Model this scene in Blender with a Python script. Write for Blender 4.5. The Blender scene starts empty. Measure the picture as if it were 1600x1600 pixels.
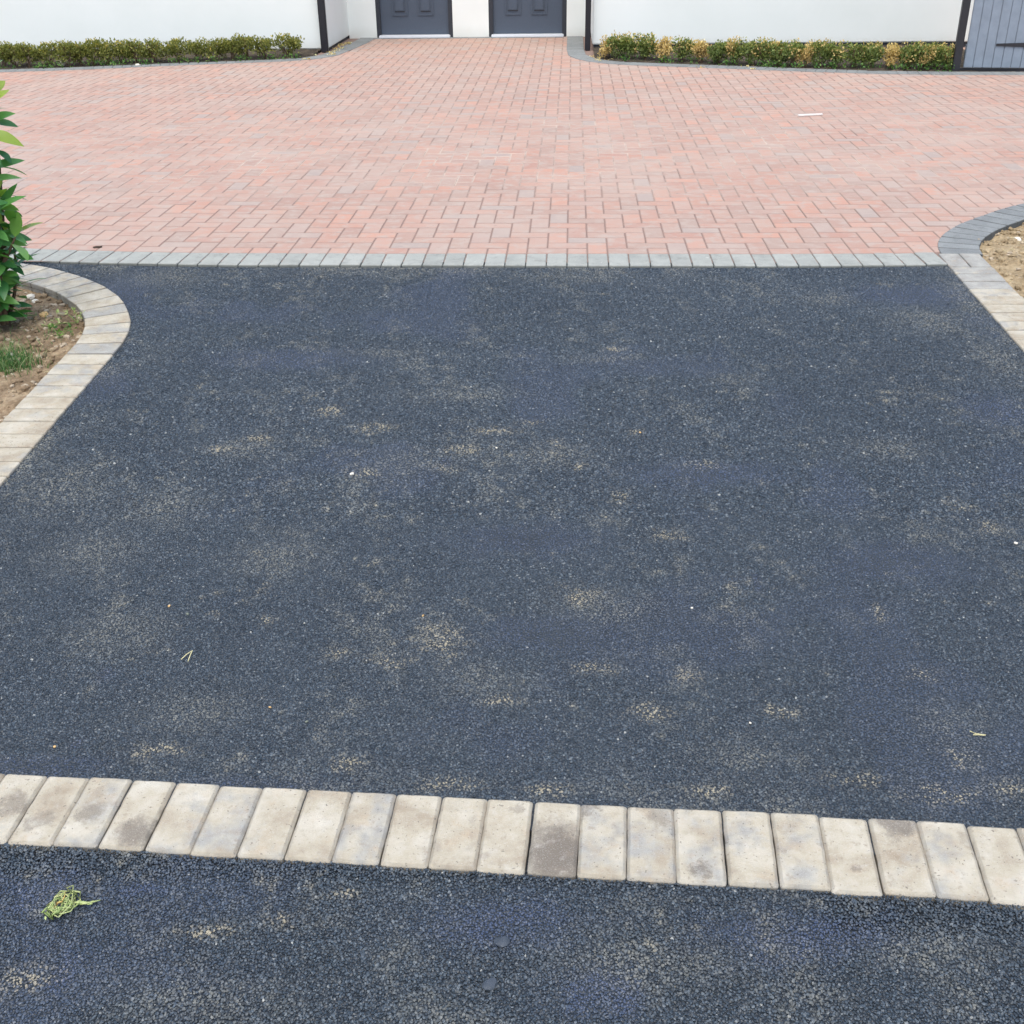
import bpy, bmesh, math, random
import numpy as np
from mathutils import Vector, Matrix, noise as mnoise

rng = np.random.default_rng(7)
random.seed(7)
R = math.radians
scene = bpy.context.scene
col = scene.collection

# ------------------------------------------------------------------ camera
PITCH, YAW, ROLL, CAM_H, FPX = 0.49919342, 0.05480252, -0.01391295, 1.54389, 1755.0
cy, sy = math.cos(YAW), math.sin(YAW)
fw = Vector((-sy * math.cos(PITCH), cy * math.cos(PITCH), -math.sin(PITCH)))
rt = Vector((cy, sy, 0)); up = rt.cross(fw)
r2 = math.cos(ROLL) * rt + math.sin(ROLL) * up
u2 = -math.sin(ROLL) * rt + math.cos(ROLL) * up
cd = bpy.data.cameras.new('camera'); cam = bpy.data.objects.new('camera', cd); col.objects.link(cam)
cam.matrix_world = Matrix(((r2.x, u2.x, -fw.x, 0), (r2.y, u2.y, -fw.y, 0), (r2.z, u2.z, -fw.z, CAM_H), (0, 0, 0, 1)))
cd.sensor_width = 36; cd.sensor_fit = 'HORIZONTAL'; cd.lens = 36 * FPX / 1600; cd.clip_start = 0.05; cd.clip_end = 500
scene.camera = cam

# ------------------------------------------------------------------ light
world = bpy.data.worlds.new('World'); scene.world = world; world.use_nodes = True
wn = world.node_tree; bg = wn.nodes['Background']
sky = wn.nodes.new('ShaderNodeTexSky'); sky.sky_type = 'NISHITA'; sky.sun_disc = False
SUN_DIR = Vector((-0.06, -0.36, 0.93)).normalized()
sky.sun_elevation = math.asin(SUN_DIR.z); sky.sun_rotation = math.atan2(SUN_DIR.x, SUN_DIR.y)
sky.air_density = 1.0; sky.dust_density = 3.0; sky.ozone_density = 0.6
wn.links.new(sky.outputs[0], bg.inputs[0]); bg.inputs[1].default_value = 0.15
sd = bpy.data.lights.new('sun', 'SUN'); sun = bpy.data.objects.new('sun', sd); col.objects.link(sun)
sd.energy = 1.0; sd.angle = R(60); sd.color = (.94, .985, .86)
sun.rotation_euler = (-SUN_DIR).to_track_quat('-Z', 'Y').to_euler()
vs = scene.view_settings
vs.view_transform = 'Standard'; vs.look = 'None'; vs.exposure = 0.90; vs.gamma = 1; vs.use_curve_mapping = False

# ------------------------------------------------------------------ node helpers
class NT:
    def __init__(self, name, rough=0.8, spec=0.3):
        self.m = bpy.data.materials.new(name); self.m.use_nodes = True
        self.t = self.m.node_tree; self.b = self.t.nodes['Principled BSDF']
        self.b.inputs['Roughness'].default_value = rough
        self.b.inputs['Specular IOR Level'].default_value = spec
        self.geo = self.t.nodes.new('ShaderNodeNewGeometry'); self.tc = self.t.nodes.new('ShaderNodeTexCoord')
    def n(self, ty, **kw):
        n = self.t.nodes.new(ty)
        for k, v in kw.items(): setattr(n, k, v)
        return n
    def put(self, sock, v):
        if v is None: return
        if isinstance(v, bpy.types.NodeSocket): self.t.links.new(v, sock)
        elif isinstance(v, (tuple, list)) and sock.type == 'RGBA' and len(v) == 3: sock.default_value = (*v, 1)
        else: sock.default_value = v
    def pos(self): return self.geo.outputs['Position']
    def obj(self): return self.tc.outputs['Object']
    def attr(self, name, kind='GEOMETRY', out='Fac'):
        n = self.n('ShaderNodeAttribute', attribute_type=kind, attribute_name=name); return n.outputs[out]
    def math(self, op, a, b=None, c=None, clamp=False):
        n = self.n('ShaderNodeMath', operation=op, use_clamp=clamp)
        for i, v in enumerate((a, b, c)): self.put(n.inputs[i], v)
        return n.outputs[0]
    def vmath(self, op, a, b=None, scale=None):
        n = self.n('ShaderNodeVectorMath', operation=op)
        self.put(n.inputs[0], a); self.put(n.inputs[1], b)
        if scale is not None: self.put(n.inputs['Scale'], scale)
        return n.outputs['Value'] if op in ('LENGTH', 'DISTANCE', 'DOT_PRODUCT') else n.outputs[0]
    def noise(self, vec, scale, detail=3, rough=0.55, out='Fac', dist=0.0):
        n = self.n('ShaderNodeTexNoise'); self.put(n.inputs['Vector'], vec)
        n.inputs['Scale'].default_value = scale; n.inputs['Detail'].default_value = detail
        n.inputs['Roughness'].default_value = rough; n.inputs['Distortion'].default_value = dist
        return n.outputs[out]
    def vor(self, vec, scale, out='Distance', feature='F1'):
        n = self.n('ShaderNodeTexVoronoi', feature=feature); self.put(n.inputs['Vector'], vec); n.inputs['Scale'].default_value = scale
        return n.outputs[out]
    def ramp(self, f, stops, mode='LINEAR'):
        n = self.n('ShaderNodeValToRGB'); self.put(n.inputs[0], f); cr = n.color_ramp; cr.interpolation = mode
        while len(cr.elements) < len(stops): cr.elements.new(0.5)
        for e, (p, c) in zip(cr.elements, stops):
            e.position = p; e.color = (*c, 1) if isinstance(c, (tuple, list)) else (c, c, c, 1)
        return n.outputs[0]
    def mix(self, f, a, b, blend='MIX'):
        n = self.n('ShaderNodeMix', data_type='RGBA', blend_type=blend)
        self.put(n.inputs[0], f); self.put(n.inputs[6], a); self.put(n.inputs[7], b); return n.outputs[2]
    def sstep(self, x, lo, hi):
        n = self.n('ShaderNodeMapRange', interpolation_type='SMOOTHSTEP')
        self.put(n.inputs[0], x); n.inputs[1].default_value = lo; n.inputs[2].default_value = hi; return n.outputs[0]
    def bump(self, h, strength=0.5, dist=0.01):
        n = self.n('ShaderNodeBump'); n.inputs['Strength'].default_value = strength; n.inputs['Distance'].default_value = dist
        self.put(n.inputs['Height'], h); self.t.links.new(n.outputs[0], self.b.inputs['Normal'])
    def base(self, c): self.put(self.b.inputs['Base Color'], c); return self.m

def drift_mask(t):     # where pale kiln sand still lies in the joints
    sep = t.n('ShaderNodeSeparateXYZ'); t.put(sep.inputs[0], t.pos()); y = sep.outputs[1]
    band = t.math('MULTIPLY', t.sstep(y, 6.2, 7.4), t.math('SUBTRACT', 1, t.sstep(y, 8.5, 11.5)))
    return t.math('MULTIPLY', band, t.sstep(t.noise(t.pos(), 1.7, 5, .72), .32, .74))
def rnd_attr(t):      # per-piece random: object property on single pieces, mesh attribute on joined ones
    return t.math('ADD', t.attr('rnd', 'OBJECT'), t.attr('rnd', 'GEOMETRY'))

# ------------------------------------------------------------------ materials
def mat_brick():
    t = NT('brick_clay', 0.85, 0.25); r = rnd_attr(t)
    base = t.ramp(r, [(0.0, (0.41, 0.238, 0.188)), (0.16, (0.455, 0.281, 0.221)), (0.32, (0.38, 0.248, 0.202)), (0.46, (0.47, 0.295, 0.23)), (0.6, (0.375, 0.271, 0.226)), (0.74, (0.44, 0.256, 0.197)), (0.87, (0.5, 0.281, 0.211)), (0.94, (0.4, 0.305, 0.263)), (1, (0.36, 0.295, 0.263))])
    p = t.vmath('ADD', t.pos(), t.vmath('SCALE', (13.1, 7.7, 3.3), scale=r))
    n1 = t.noise(p, 14, 4, .6)
    c = t.mix(t.sstep(n1, .40, .75), base, (.425, .335, .285))
    n2 = t.noise(t.pos(), 1.1, 4, .6)
    c = t.mix(t.math('MULTIPLY', t.sstep(n2, .42, .72), .55), c, (.455, .36, .305))          # dusty weathered areas
    n3 = t.noise(t.pos(), 260, 2, .6)
    c = t.mix(t.math('MULTIPLY', t.sstep(n3, .55, .78), .5), c, (.58, .50, .44))
    n4 = t.noise(t.pos(), 31, 3, .6)
    c = t.mix(t.math('MULTIPLY', t.sstep(n4, .64, .74), .45), c, (.24, .18, .16))
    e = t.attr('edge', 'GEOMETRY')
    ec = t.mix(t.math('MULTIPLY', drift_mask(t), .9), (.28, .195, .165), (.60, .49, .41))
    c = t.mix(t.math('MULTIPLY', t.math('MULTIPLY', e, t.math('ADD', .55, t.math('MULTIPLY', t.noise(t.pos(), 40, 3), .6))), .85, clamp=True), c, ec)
    t.bump(t.math('ADD', n3, t.math('MULTIPLY', n1, 1.5)), .35, .002)
    return t.base(c)
def mat_block():   # buff/grey concrete setts
    t = NT('concrete_sett', 0.82, 0.3); r = rnd_attr(t)
    off = t.vmath('SCALE', (31.7, 17.3, 9.1), scale=r)
    p = t.vmath('ADD', t.obj(), off)
    buff = t.ramp(t.noise(p, 11, 4, .62), [(.25, (.31, .25, .18)), (.5, (.45, .40, .31)), (.72, (.55, .51, .43))])
    grey = t.ramp(t.noise(p, 16, 4, .6), [(.3, (.265, .255, .235)), (.6, (.36, .35, .32)), (.8, (.45, .435, .395))])
    g = t.attr('grey', 'OBJECT')
    gn = t.math('ADD', t.math('MULTIPLY', t.math('SUBTRACT', t.noise(p, 13, 3, .6), .5), 1.7), g)
    c = t.mix(t.sstep(gn, .28, .72), buff, grey)
    c = t.mix(t.math('MULTIPLY', t.sstep(t.noise(p, 17, 4, .65), .52, .80), .55), c, (.44, .33, .22))   # rusty tint
    c = t.mix(t.math('MULTIPLY', t.sstep(t.noise(p, 9, 3, .65, dist=.4), .61, .72), .45), c, (.26, .22, .18))
    # single stains kept on the sett that has them
    sv = t.n('ShaderNodeCombineXYZ'); t.put(sv.inputs[0], t.attr('stx', 'OBJECT')); t.put(sv.inputs[1], t.attr('sty', 'OBJECT'))
    dv = t.vmath('SUBTRACT', t.obj(), sv.outputs[0])
    dn = t.math('ADD', t.vmath('LENGTH', dv), t.math('MULTIPLY', t.math('SUBTRACT', t.noise(p, 26, 5, .75), .5), .13))
    st = t.math('MULTIPLY', t.math('SUBTRACT', 1.0, t.sstep(t.math('DIVIDE', dn, t.math('ADD', t.attr('strad', 'OBJECT'), .0001)), .35, 1.35)), t.attr('stamt', 'OBJECT'))
    c = t.mix(st, c, (.165, .14, .115))
    fine = t.noise(p, 420, 2, .6)
    c = t.mix(t.math('MULTIPLY', t.sstep(fine, .5, .78), .4), c, (.60, .57, .52))
    c = t.mix(t.math('MULTIPLY', t.sstep(t.noise(p, 150, 2, .5), .66, .72), .75), c, (.15, .13, .11))
    c = t.mix(t.math('MULTIPLY', t.sstep(t.noise(p, 170, 3, .65), .64, .78), .5), c, (.64, .60, .54))
    c = t.mix(t.math('MULTIPLY', t.sstep(t.noise(p, 48, 4, .75), .56, .72), .45), c, (.25, .20, .15))
    c = t.mix(t.math('MULTIPLY', t.sstep(t.noise(p, 27, 4, .7), .55, .75), .4), c, (.54, .51, .46))      # pits
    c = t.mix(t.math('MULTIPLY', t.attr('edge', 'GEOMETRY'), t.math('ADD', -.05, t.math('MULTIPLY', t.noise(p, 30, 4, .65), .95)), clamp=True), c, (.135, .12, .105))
    t.bump(t.math('ADD', t.math('MULTIPLY', fine, .7), t.noise(p, 60, 4, .6)), .6, .004)
    return t.base(c)
def mat_greysett(name, a, b):
    t = NT(name, 0.8, 0.3); r = rnd_attr(t)
    p = t.vmath('ADD', t.pos(), t.vmath('SCALE', (13, 7, 5), scale=r))
    c = t.ramp(t.noise(p, 9, 4, .6), [(.25, a), (.75, b)])
    c = t.mix(t.math('MULTIPLY', r, .30), c, tuple(x * 1.25 for x in b))
    f = t.noise(p, 300, 2, .6)
    c = t.mix(t.math('MULTIPLY', t.sstep(f, .52, .78), .45), c, (.62, .62, .6))
    c = t.mix(t.math('MULTIPLY', t.sstep(t.noise(p, 40, 3, .6), .66, .76), .5), c, (.68, .66, .62))
    c = t.mix(t.math('MULTIPLY', t.sstep(t.noise(p, 22, 4, .65), .5, .75), .45), c, tuple(x * .62 for x in a))
    c = t.mix(t.math('MULTIPLY', t.attr('edge', 'GEOMETRY'), .75), c, tuple(x * .33 for x in a))
    t.bump(t.math('ADD', f, t.noise(p, 60, 3)), .4, .002)
    return t.base(c)
def mat_tarmac():
    t = NT('bitumen', 0.55, 0.5)
    n = t.noise(t.pos(), 5, 4, .6)
    c = t.ramp(n, [(.3, (.018, .024, .033)), (.7, (.032, .041, .053))])
    c = t.mix(t.sstep(t.noise(t.pos(), 300, 3, .6), .6, .8), c, (.10, .10, .10))
    t.bump(t.math('SUBTRACT', 1.0, t.vor(t.pos(), 150)), .9, .006)
    return t.base(c)
def mat_chip():
    t = NT('tarmac_chip', 0.5, 0.5)
    r = t.attr('tone', 'INSTANCER'); d = t.attr('dust', 'INSTANCER'); s = t.attr('sand', 'INSTANCER'); bl = t.attr('blue', 'INSTANCER')
    c = t.ramp(r, [(0, (.014, .021, .029)), (.40, (.030, .044, .060)), (.72, (.052, .071, .092)), (.95, (.095, .118, .138)), (.985, (.20, .21, .21)), (1, (.36, .36, .33))])
    c = t.mix(bl, c, (.053, .075, .138))
    c = t.mix(d, c, (.235, .228, .192))
    c = t.mix(s, c, (.40, .345, .235))
    c = t.mix(t.math('MULTIPLY', t.sstep(t.noise(t.pos(), 500, 2), .45, .75), .35), c, (.15, .16, .17))
    t.put(t.b.inputs['Roughness'], t.math('ADD', .42, t.math('MULTIPLY', d, .4)))
    return t.base(c)
def mat_soil(name, dark, mid, pale, sc=1.0):
    t = NT(name, 0.95, 0.15)
    n = t.noise(t.pos(), 9 * sc, 6, .65); m = t.noise(t.pos(), 60 * sc, 4, .65)
    c = t.ramp(t.math('ADD', t.math('MULTIPLY', n, .6), t.math('MULTIPLY', m, .4)), [(.33, dark), (.5, mid), (.66, pale)])
    t.bump(t.math('ADD', m, t.noise(t.pos(), 220, 3)), .8, .012)
    return t.base(c)
def mat_plain(name, c, rough=.6, spec=.4, var=.12, sc=20, bump=0.0):
    t = NT(name, rough, spec); n = t.noise(t.pos(), sc, 4, .6)
    lo = tuple(x * (1 - var) for x in c); hi = tuple(min(1, x * (1 + var)) for x in c)
    if bump: t.bump(t.noise(t.pos(), sc * 8, 3, .6), bump, .004)
    return t.base(t.ramp(n, [(.3, lo), (.7, hi)]))
def mat_leaf(name, stops, spec=.4, rough=.42, transl=.25):
    t = NT(name, rough, spec); r = rnd_attr(t)
    c = t.ramp(r, stops)
    c = t.mix(t.math('MULTIPLY', t.noise(t.obj(), 30, 3), .35), c, t.vmath('SCALE', c, scale=.55))
    t.base(c)
    tr = t.n('ShaderNodeBsdfTranslucent'); t.put(tr.inputs[0], t.vmath('MULTIPLY', c, (1.3, 1.5, .6)))
    mx = t.n('ShaderNodeMixShader'); mx.inputs[0].default_value = transl
    t.t.links.new(t.b.outputs[0], mx.inputs[1]); t.t.links.new(tr.outputs[0], mx.inputs[2])
    t.t.links.new(mx.outputs[0], t.t.nodes['Material Output'].inputs[0])
    return t.m
def mat_render():
    t = NT('white_render', .9, .2)
    n = t.noise(t.pos(), 1.2, 4, .6); f = t.noise(t.pos(), 160, 3, .6)
    c = t.ramp(n, [(.3, (.80, .825, .785)), (.7, (.85, .87, .835))])
    sep = t.n('ShaderNodeSeparateXYZ'); t.put(sep.inputs[0], t.pos())
    z = t.math('ADD', sep.outputs[2], t.math('MULTIPLY', t.noise(t.pos(), 9, 4), .12))
    c = t.mix(t.math('MULTIPLY', t.math('SUBTRACT', 1, t.sstep(z, .05, .22)), .22), c, (.56, .50, .40))   # rain splash marks near the ground
    t.bump(f, .35, .004)
    return t.base(c)
def mat_joint():      # kiln sand brushed into the joints
    t = NT('jointing_sand', .95, .1)
    c = t.mix(drift_mask(t), (.25, .175, .145), (.62, .52, .43))
    c = t.mix(t.math('MULTIPLY', t.sstep(t.noise(t.pos(), 90, 3, .6), .5, .7), .35), c, (.14, .105, .09))
    return t.base(c)
M = dict(
    brick=mat_brick(), block=mat_block(), grey=mat_greysett('grey_sett', (.245, .25, .228), (.365, .37, .335)),
    char=mat_greysett('charcoal_sett', (.15, .158, .158), (.24, .25, .245)), tar=mat_tarmac(), chip=mat_chip(),
    jsand=mat_joint(),
    bed=mat_soil('brown_soil', (.13, .09, .056), (.30, .215, .135), (.50, .385, .255)),
    bedr=mat_soil('pale_dry_soil', (.22, .16, .09), (.40, .30, .18), (.58, .46, .30)),
    bedf=mat_soil('bed_soil', (.035, .03, .024), (.075, .06, .045), (.15, .12, .085)),
    wall=mat_render(), plinth=mat_plain('dark_plinth', (.055, .055, .062), .7, .3),
    door=mat_plain('door_paint', (.068, .088, .122), .45, .45, .05, 60, .08), frame=mat_plain('door_frame', (.026, .030, .040), .4, .5),
    sill=mat_plain('white_sill', (.74, .76, .80), .35, .5, .04), pipe=mat_plain('black_plastic', (.012, .012, .018), .35, .5),
    gate=mat_plain('gate_paint', (.225, .27, .325), .6, .35, .1, 9, .15), iron=mat_plain('black_iron', (.018, .019, .024), .45, .5),
    stone=mat_plain('pebble_stone', (.40, .325, .235), .8, .3, .4, 60), pebo=mat_plain('orange_pebble', (.62, .40, .18), .7, .3, .25, 120),
    pebw=mat_plain('white_pebble', (.74, .68, .58), .7, .3, .15, 120), pebg=mat_plain('grey_green_pebble', (.19, .21, .17), .7, .3, .25, 120),
    straw=mat_plain('dry_straw', (.60, .54, .30), .7, .3), twig=mat_plain('bark', (.13, .085, .055), .9, .2, .3, 60),
    stemg=mat_plain('green_stem', (.20, .26, .08), .6, .3, .2, 40), wood=mat_plain('pale_wood', (.80, .76, .72), .6, .3, .06),
    dead=mat_plain('dead_leaf', (.05, .035, .025), .8, .2, .3, 90), lump=mat_plain('bitumen_lump', (.052, .064, .082), .55, .4, .15, 90, .2),
    ground=mat_soil('bare_ground', (.08, .09, .04), (.13, .14, .07), (.2, .2, .12), .2),
    laurel=mat_leaf('laurel_leaf', [(0, (0.042, 0.155, 0.058)), (0.4, (0.084, 0.252, 0.074)), (0.7, (0.151, 0.358, 0.09)), (0.88, (0.21888, 0.3744, 0.0648)), (1, (0.34408000000000005, 0.44200000000000006, 0.07208))], .5, .32, .3),
    box=mat_leaf('box_leaf', [(0, (0.095, 0.118, 0.031)), (0.35, (0.2, 0.214, 0.053)), (0.6, (0.349, 0.331, 0.086)), (0.8, (0.672, 0.502, 0.132)), (0.93, (0.85, 0.684, 0.208)), (1, (0.85, 0.807, 0.321))], .3, .5, .2),
    boxr=mat_leaf('rich_box_leaf', [(0, (0.085, 0.12, 0.037)), (0.35, (0.173, 0.23, 0.066)), (0.65, (0.344, 0.359, 0.103)), (0.88, (0.746, 0.54, 0.175)), (1, (0.85, 0.759, 0.331))], .3, .5, .2),
    boxd=mat_leaf('dead_box_leaf', [(0, (0.448, 0.299, 0.114)), (0.4, (0.685, 0.508, 0.211)), (0.75, (0.85, 0.703, 0.324)), (1, (0.85, 0.85, 0.518))], .2, .7, .15),
    weed=mat_leaf('weed_leaf', [(0, (.05, .13, .03)), (.5, (.10, .22, .05)), (1, (.20, .30, .07))], .3, .5, .25),
    grass=mat_leaf('grass_blade', [(0, (.04, .12, .035)), (.5, (.08, .19, .05)), (.85, (.16, .27, .09)), (1, (.38, .36, .20))], .3, .5, .25),
    wilt=mat_leaf('wilted_sprig', [(0, (0.297, 0.39, 0.14)), (0.5, (0.513, 0.598, 0.252)), (0.9, (0.702, 0.715, 0.364)), (1, (0.783, 0.546, 0.196))], .2, .6, .2))

# ------------------------------------------------------------------ object helpers
def link(name, me, mat=None, parent=None, loc=None):
    o = bpy.data.objects.new(name, me); col.objects.link(o)
    if me is not None and mat is not None and not me.materials: me.materials.append(mat)
    if parent is not None: o.parent = parent
    if loc is not None: o.location = loc
    return o
def mesh(name, v, f, attrs=None):
    me = bpy.data.meshes.new(name); me.from_pydata([tuple(map(float, p)) for p in v], [], [tuple(map(int, q)) for q in f])
    if attrs:
        for k, a in attrs.items():
            at = me.attributes.new(k, 'FLOAT', 'POINT'); at.data.foreach_set('value', np.asarray(a, np.float32))
    me.update(); return me
def tag(o, label=None, cat=None, group=None, kind=None):
    for k, v in (('label', label), ('category', cat), ('group', group), ('kind', kind)):
        if v: o[k] = v
    return o
def empty(name, loc=(0, 0, 0)):
    o = bpy.data.objects.new(name, None); o.empty_display_size = .1; col.objects.link(o); o.location = loc; return o
def frame_mat(x, y, z, ang, n=(0, 0, 1)):
    n = Vector(n).normalized(); d = Vector((math.cos(ang), math.sin(ang), 0)); d = (d - n * d.dot(n)).normalized(); e = n.cross(d)
    return Matrix(((d.x, e.x, n.x, x), (d.y, e.y, n.y, y), (d.z, e.z, n.z, z), (0, 0, 0, 1)))
def box(v, f, x0, x1, y0, y1, z0, z1):
    b = len(v)
    v += [(x0, y0, z0), (x1, y0, z0), (x1, y1, z0), (x0, y1, z0), (x0, y0, z1), (x1, y0, z1), (x1, y1, z1), (x0, y1, z1)]
    f += [(b, b + 3, b + 2, b + 1), (b + 4, b + 5, b + 6, b + 7), (b, b + 1, b + 5, b + 4), (b + 1, b + 2, b + 6, b + 5), (b + 2, b + 3, b + 7, b + 6), (b + 3, b, b + 4, b + 7)]
def boxobj(name, dims, mat, parent, bev=0.0):
    v, f = [], []; box(v, f, *dims); me = mesh(name, v, f)
    if bev:
        bm = bmesh.new(); bm.from_mesh(me); bmesh.ops.bevel(bm, geom=bm.edges[:], offset=bev, segments=2, affect='EDGES'); bm.to_mesh(me); bm.free()
    return link(name, me, mat, parent)
def tube(v, f, pts, radii, n=5):
    b = len(v); pts = [Vector(p) for p in pts]
    for i, p in enumerate(pts):
        d = (pts[min(i + 1, len(pts) - 1)] - pts[max(i - 1, 0)]).normalized()
        a = d.orthogonal().normalized(); c = d.cross(a)
        r = radii[i] if isinstance(radii, (list, tuple)) else radii
        for k in range(n):
            t = 2 * math.pi * k / n; v.append(tuple(p + a * (r * math.cos(t)) + c * (r * math.sin(t))))
    for i in range(len(pts) - 1):
        for k in range(n):
            f.append((b + i * n + k, b + i * n + (k + 1) % n, b + (i + 1) * n + (k + 1) % n, b + (i + 1) * n + k))
    f.append(tuple(b + k for k in range(n))[::-1]); f.append(tuple(b + (len(pts) - 1) * n + k for k in range(n)))
def smooth_line(pts, step=.02, sig=.10):
    p = np.array(pts, float); d = np.r_[0, np.cumsum(np.hypot(*np.diff(p, axis=0).T))]
    s = np.arange(0, d[-1], step); q = np.stack([np.interp(s, d, p[:, 0]), np.interp(s, d, p[:, 1])], 1)
    k = int(3 * sig / step); w = np.exp(-.5 * (np.arange(-k, k + 1) * step / sig) ** 2); w /= w.sum()
    out = np.stack([np.convolve(np.r_[2 * q[0, i] - q[1:k + 1, i][::-1], q[:, i], 2 * q[-1, i] - q[-k - 1:-1, i][::-1]], w, 'valid') for i in (0, 1)], 1)
    return out
def inside(px, py, poly):
    poly = np.asarray(poly); r = np.zeros(len(px), bool); j = len(poly) - 1
    for i in range(len(poly)):
        xi, yi = poly[i]; xj, yj = poly[j]
        c = ((yi > py) != (yj > py)) & (px < (xj - xi) * (py - yi) / (yj - yi + 1e-12) + xi); r ^= c; j = i
    return r
def vnoise(x, y, sc, seed, octv=3):
    g = np.random.default_rng(seed); tot = 0; amp = 1; s = 0
    for o in range(octv):
        G = g.random((128, 128)); u = x * sc + 500.3; w = y * sc + 500.7
        i = np.floor(u).astype(int); j = np.floor(w).astype(int); a = u - i; b = w - j; a = a * a * (3 - 2 * a); b = b * b * (3 - 2 * b)
        I, J, I1, J1 = i % 128, j % 128, (i + 1) % 128, (j + 1) % 128
        tot = tot + amp * ((G[I, J] * (1 - a) + G[I1, J] * a) * (1 - b) + (G[I, J1] * (1 - a) + G[I1, J1] * a) * b)
        s += amp; amp *= .55; sc *= 2.03
    return tot / s
def sst(x, a, b):
    t = np.clip((x - a) / (b - a), 0, 1); return t * t * (3 - 2 * t)

# ------------------------------------------------------------------ layout
def tar_h(x, y): return -.0453 * (5.50 - y) + .01348 * x * np.clip((5.5 - y) / 3.0, 0, 1)
def tar_n(x, y):
    e = .05; return (-(float(tar_h(x + e, y)) - float(tar_h(x - e, y))) / (2 * e), -(float(tar_h(x, y + e)) - float(tar_h(x, y - e))) / (2 * e), 1)
def dY(x):
    x = np.asarray(x, float); l = np.clip(-1.4 - x, 0, None); r = np.clip(x - .9, 0, 1.5)
    return np.where(l < 1.23, .062 * (l / 1.2) ** 2, .065 + .10 * np.clip(l - 1.23, 0, .6)) + .03 * (r / .9) ** 2 * (r < 1.6)
ROW0 = np.array([-1.170, 1.689]); RTH = -.0521; RE = np.array([math.cos(RTH), math.sin(RTH)]); RN = np.array([-math.sin(RTH), math.cos(RTH)])
def row_y(x, off=0.): return ROW0[1] + (x - ROW0[0]) * math.tan(RTH) + off / math.cos(RTH)
LOUT = smooth_line([(-1.850, 4.20), (-1.850, 4.36), (-1.862, 4.48), (-1.892, 4.583), (-1.946, 4.711), (-2.0, 4.811), (-2.066, 4.914), (-2.154, 5.008), (-2.233, 5.075),
                    (-2.326, 5.149), (-2.424, 5.212), (-2.537, 5.277), (-2.655, 5.325), (-2.78, 5.362), (-2.95, 5.40), (-3.2, 5.44), (-3.7, 5.49), (-4.6, 5.55), (-6.5, 5.62)], .02, .06)
ROUT = smooth_line([(1.806, 5.40), (1.807, 5.516), (1.818, 5.60), (1.85, 5.72), (1.92, 5.87), (2.015, 6.008), (2.132, 6.15), (2.222, 6.232), (2.337, 6.347), (2.45, 6.452), (2.56, 6.53),
                    (2.9, 6.76), (3.4, 7.02), (4.2, 7.3), (5.5, 7.55), (7.5, 7.7), (9.5, 7.75)], .02, .05)
FLO = smooth_line([(-9.2, 11.6), (-7.5, 12.12), (-6.06, 12.42), (-5.34, 12.56), (-4.12, 12.93), (-3.24, 13.14), (-2.92, 13.28), (-2.68, 13.62), (-2.60, 14.3), (-2.53, 15.0), (-2.52, 15.48)], .03, .12)
FRO = smooth_line([(-.06, 15.48), (-.06, 14.8), (-.06, 14.13), (-.04, 13.51), (.06, 13.17), (.22, 12.91), (.41, 12.75), (.78, 12.59), (1.5, 12.36), (2.23, 12.10), (3.0, 11.86), (3.74, 11.76), (4.5, 11.72)], .03, .08)
TARPOLY = ([(x, row_y(x, .193)) for x in np.linspace(-1.85, 1.79, 30)] + [(1.795, 5.30)] +
           [(x, 5.297 + float(dY(x))) for x in np.linspace(1.79, -2.95, 60)] + [tuple(p) for p in LOUT[::-1] if p[0] > -2.95] + [(-1.85, 4.1)])
def sheet(name, x0, x1, y0, y1, st, h, keep, mat, kind='structure'):
    xs = np.arange(x0, x1 + st / 2, st); ys = np.arange(y0, y1 + st / 2, st); X, Y = np.meshgrid(xs, ys)
    Z = h(X, Y); nx = len(xs); v = np.stack([X.ravel(), Y.ravel(), Z.ravel()], 1)
    I, J = np.meshgrid(np.arange(len(xs) - 1), np.arange(len(ys) - 1)); I = I.ravel(); J = J.ravel()
    k = keep((xs[I] + st / 2), (ys[J] + st / 2)) if keep else np.ones(len(I), bool)
    a = J * nx + I; f = np.stack([a, a + 1, a + nx + 1, a + nx], 1)[k]
    us, inv = np.unique(f, return_inverse=True)
    me = mesh(name, v[us], inv.reshape(f.shape)); me.polygons.foreach_set('use_smooth', [True] * len(me.polygons))
    return tag(link(name, me, mat), kind=kind)

# ------------------------------------------------------------------ ground, soil, tarmac sheets
tag(link('ground', mesh('ground', [(-200, -200, -.75), (200, -200, -.75), (200, 200, -.75), (-200, 200, -.75)], [(0, 1, 2, 3)]), M['ground']), kind='structure')
def near_poly(poly, m):
    P = np.array(poly)
    def k(x, y):
        r = inside(x, y, P)
        for dx, dy in ((m, 0), (-m, 0), (0, m), (0, -m)): r |= inside(x + dx, y + dy, P)
        return r
    return k
drive = sheet('driveway_tarmac', -3.3, 1.9, 1.55, 5.6, .05, lambda x, y: tar_h(x, y) - .003, near_poly(TARPOLY, .07), M['tar'])
footway = sheet('footway_tarmac', -7, 7, -4, 2.4, .1, lambda x, y: tar_h(x, y) - .0045 - .012 * (y > row_y(x, 0)), lambda x, y: y < row_y(x, .16), M['tar'])
def soil_h(dz, amp, seed):
    def h(x, y):
        n = vnoise(x, y, 7, seed, 5) - .5; m = vnoise(x, y, 45, seed + 1, 2) - .5
        return tar_h(x, np.minimum(y, 5.5)) + dz + amp * n + .012 * m
    return h
SOIL_L = soil_h(-.034, .055, 3); SOIL_R = soil_h(-.022, .05, 9)
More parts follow.
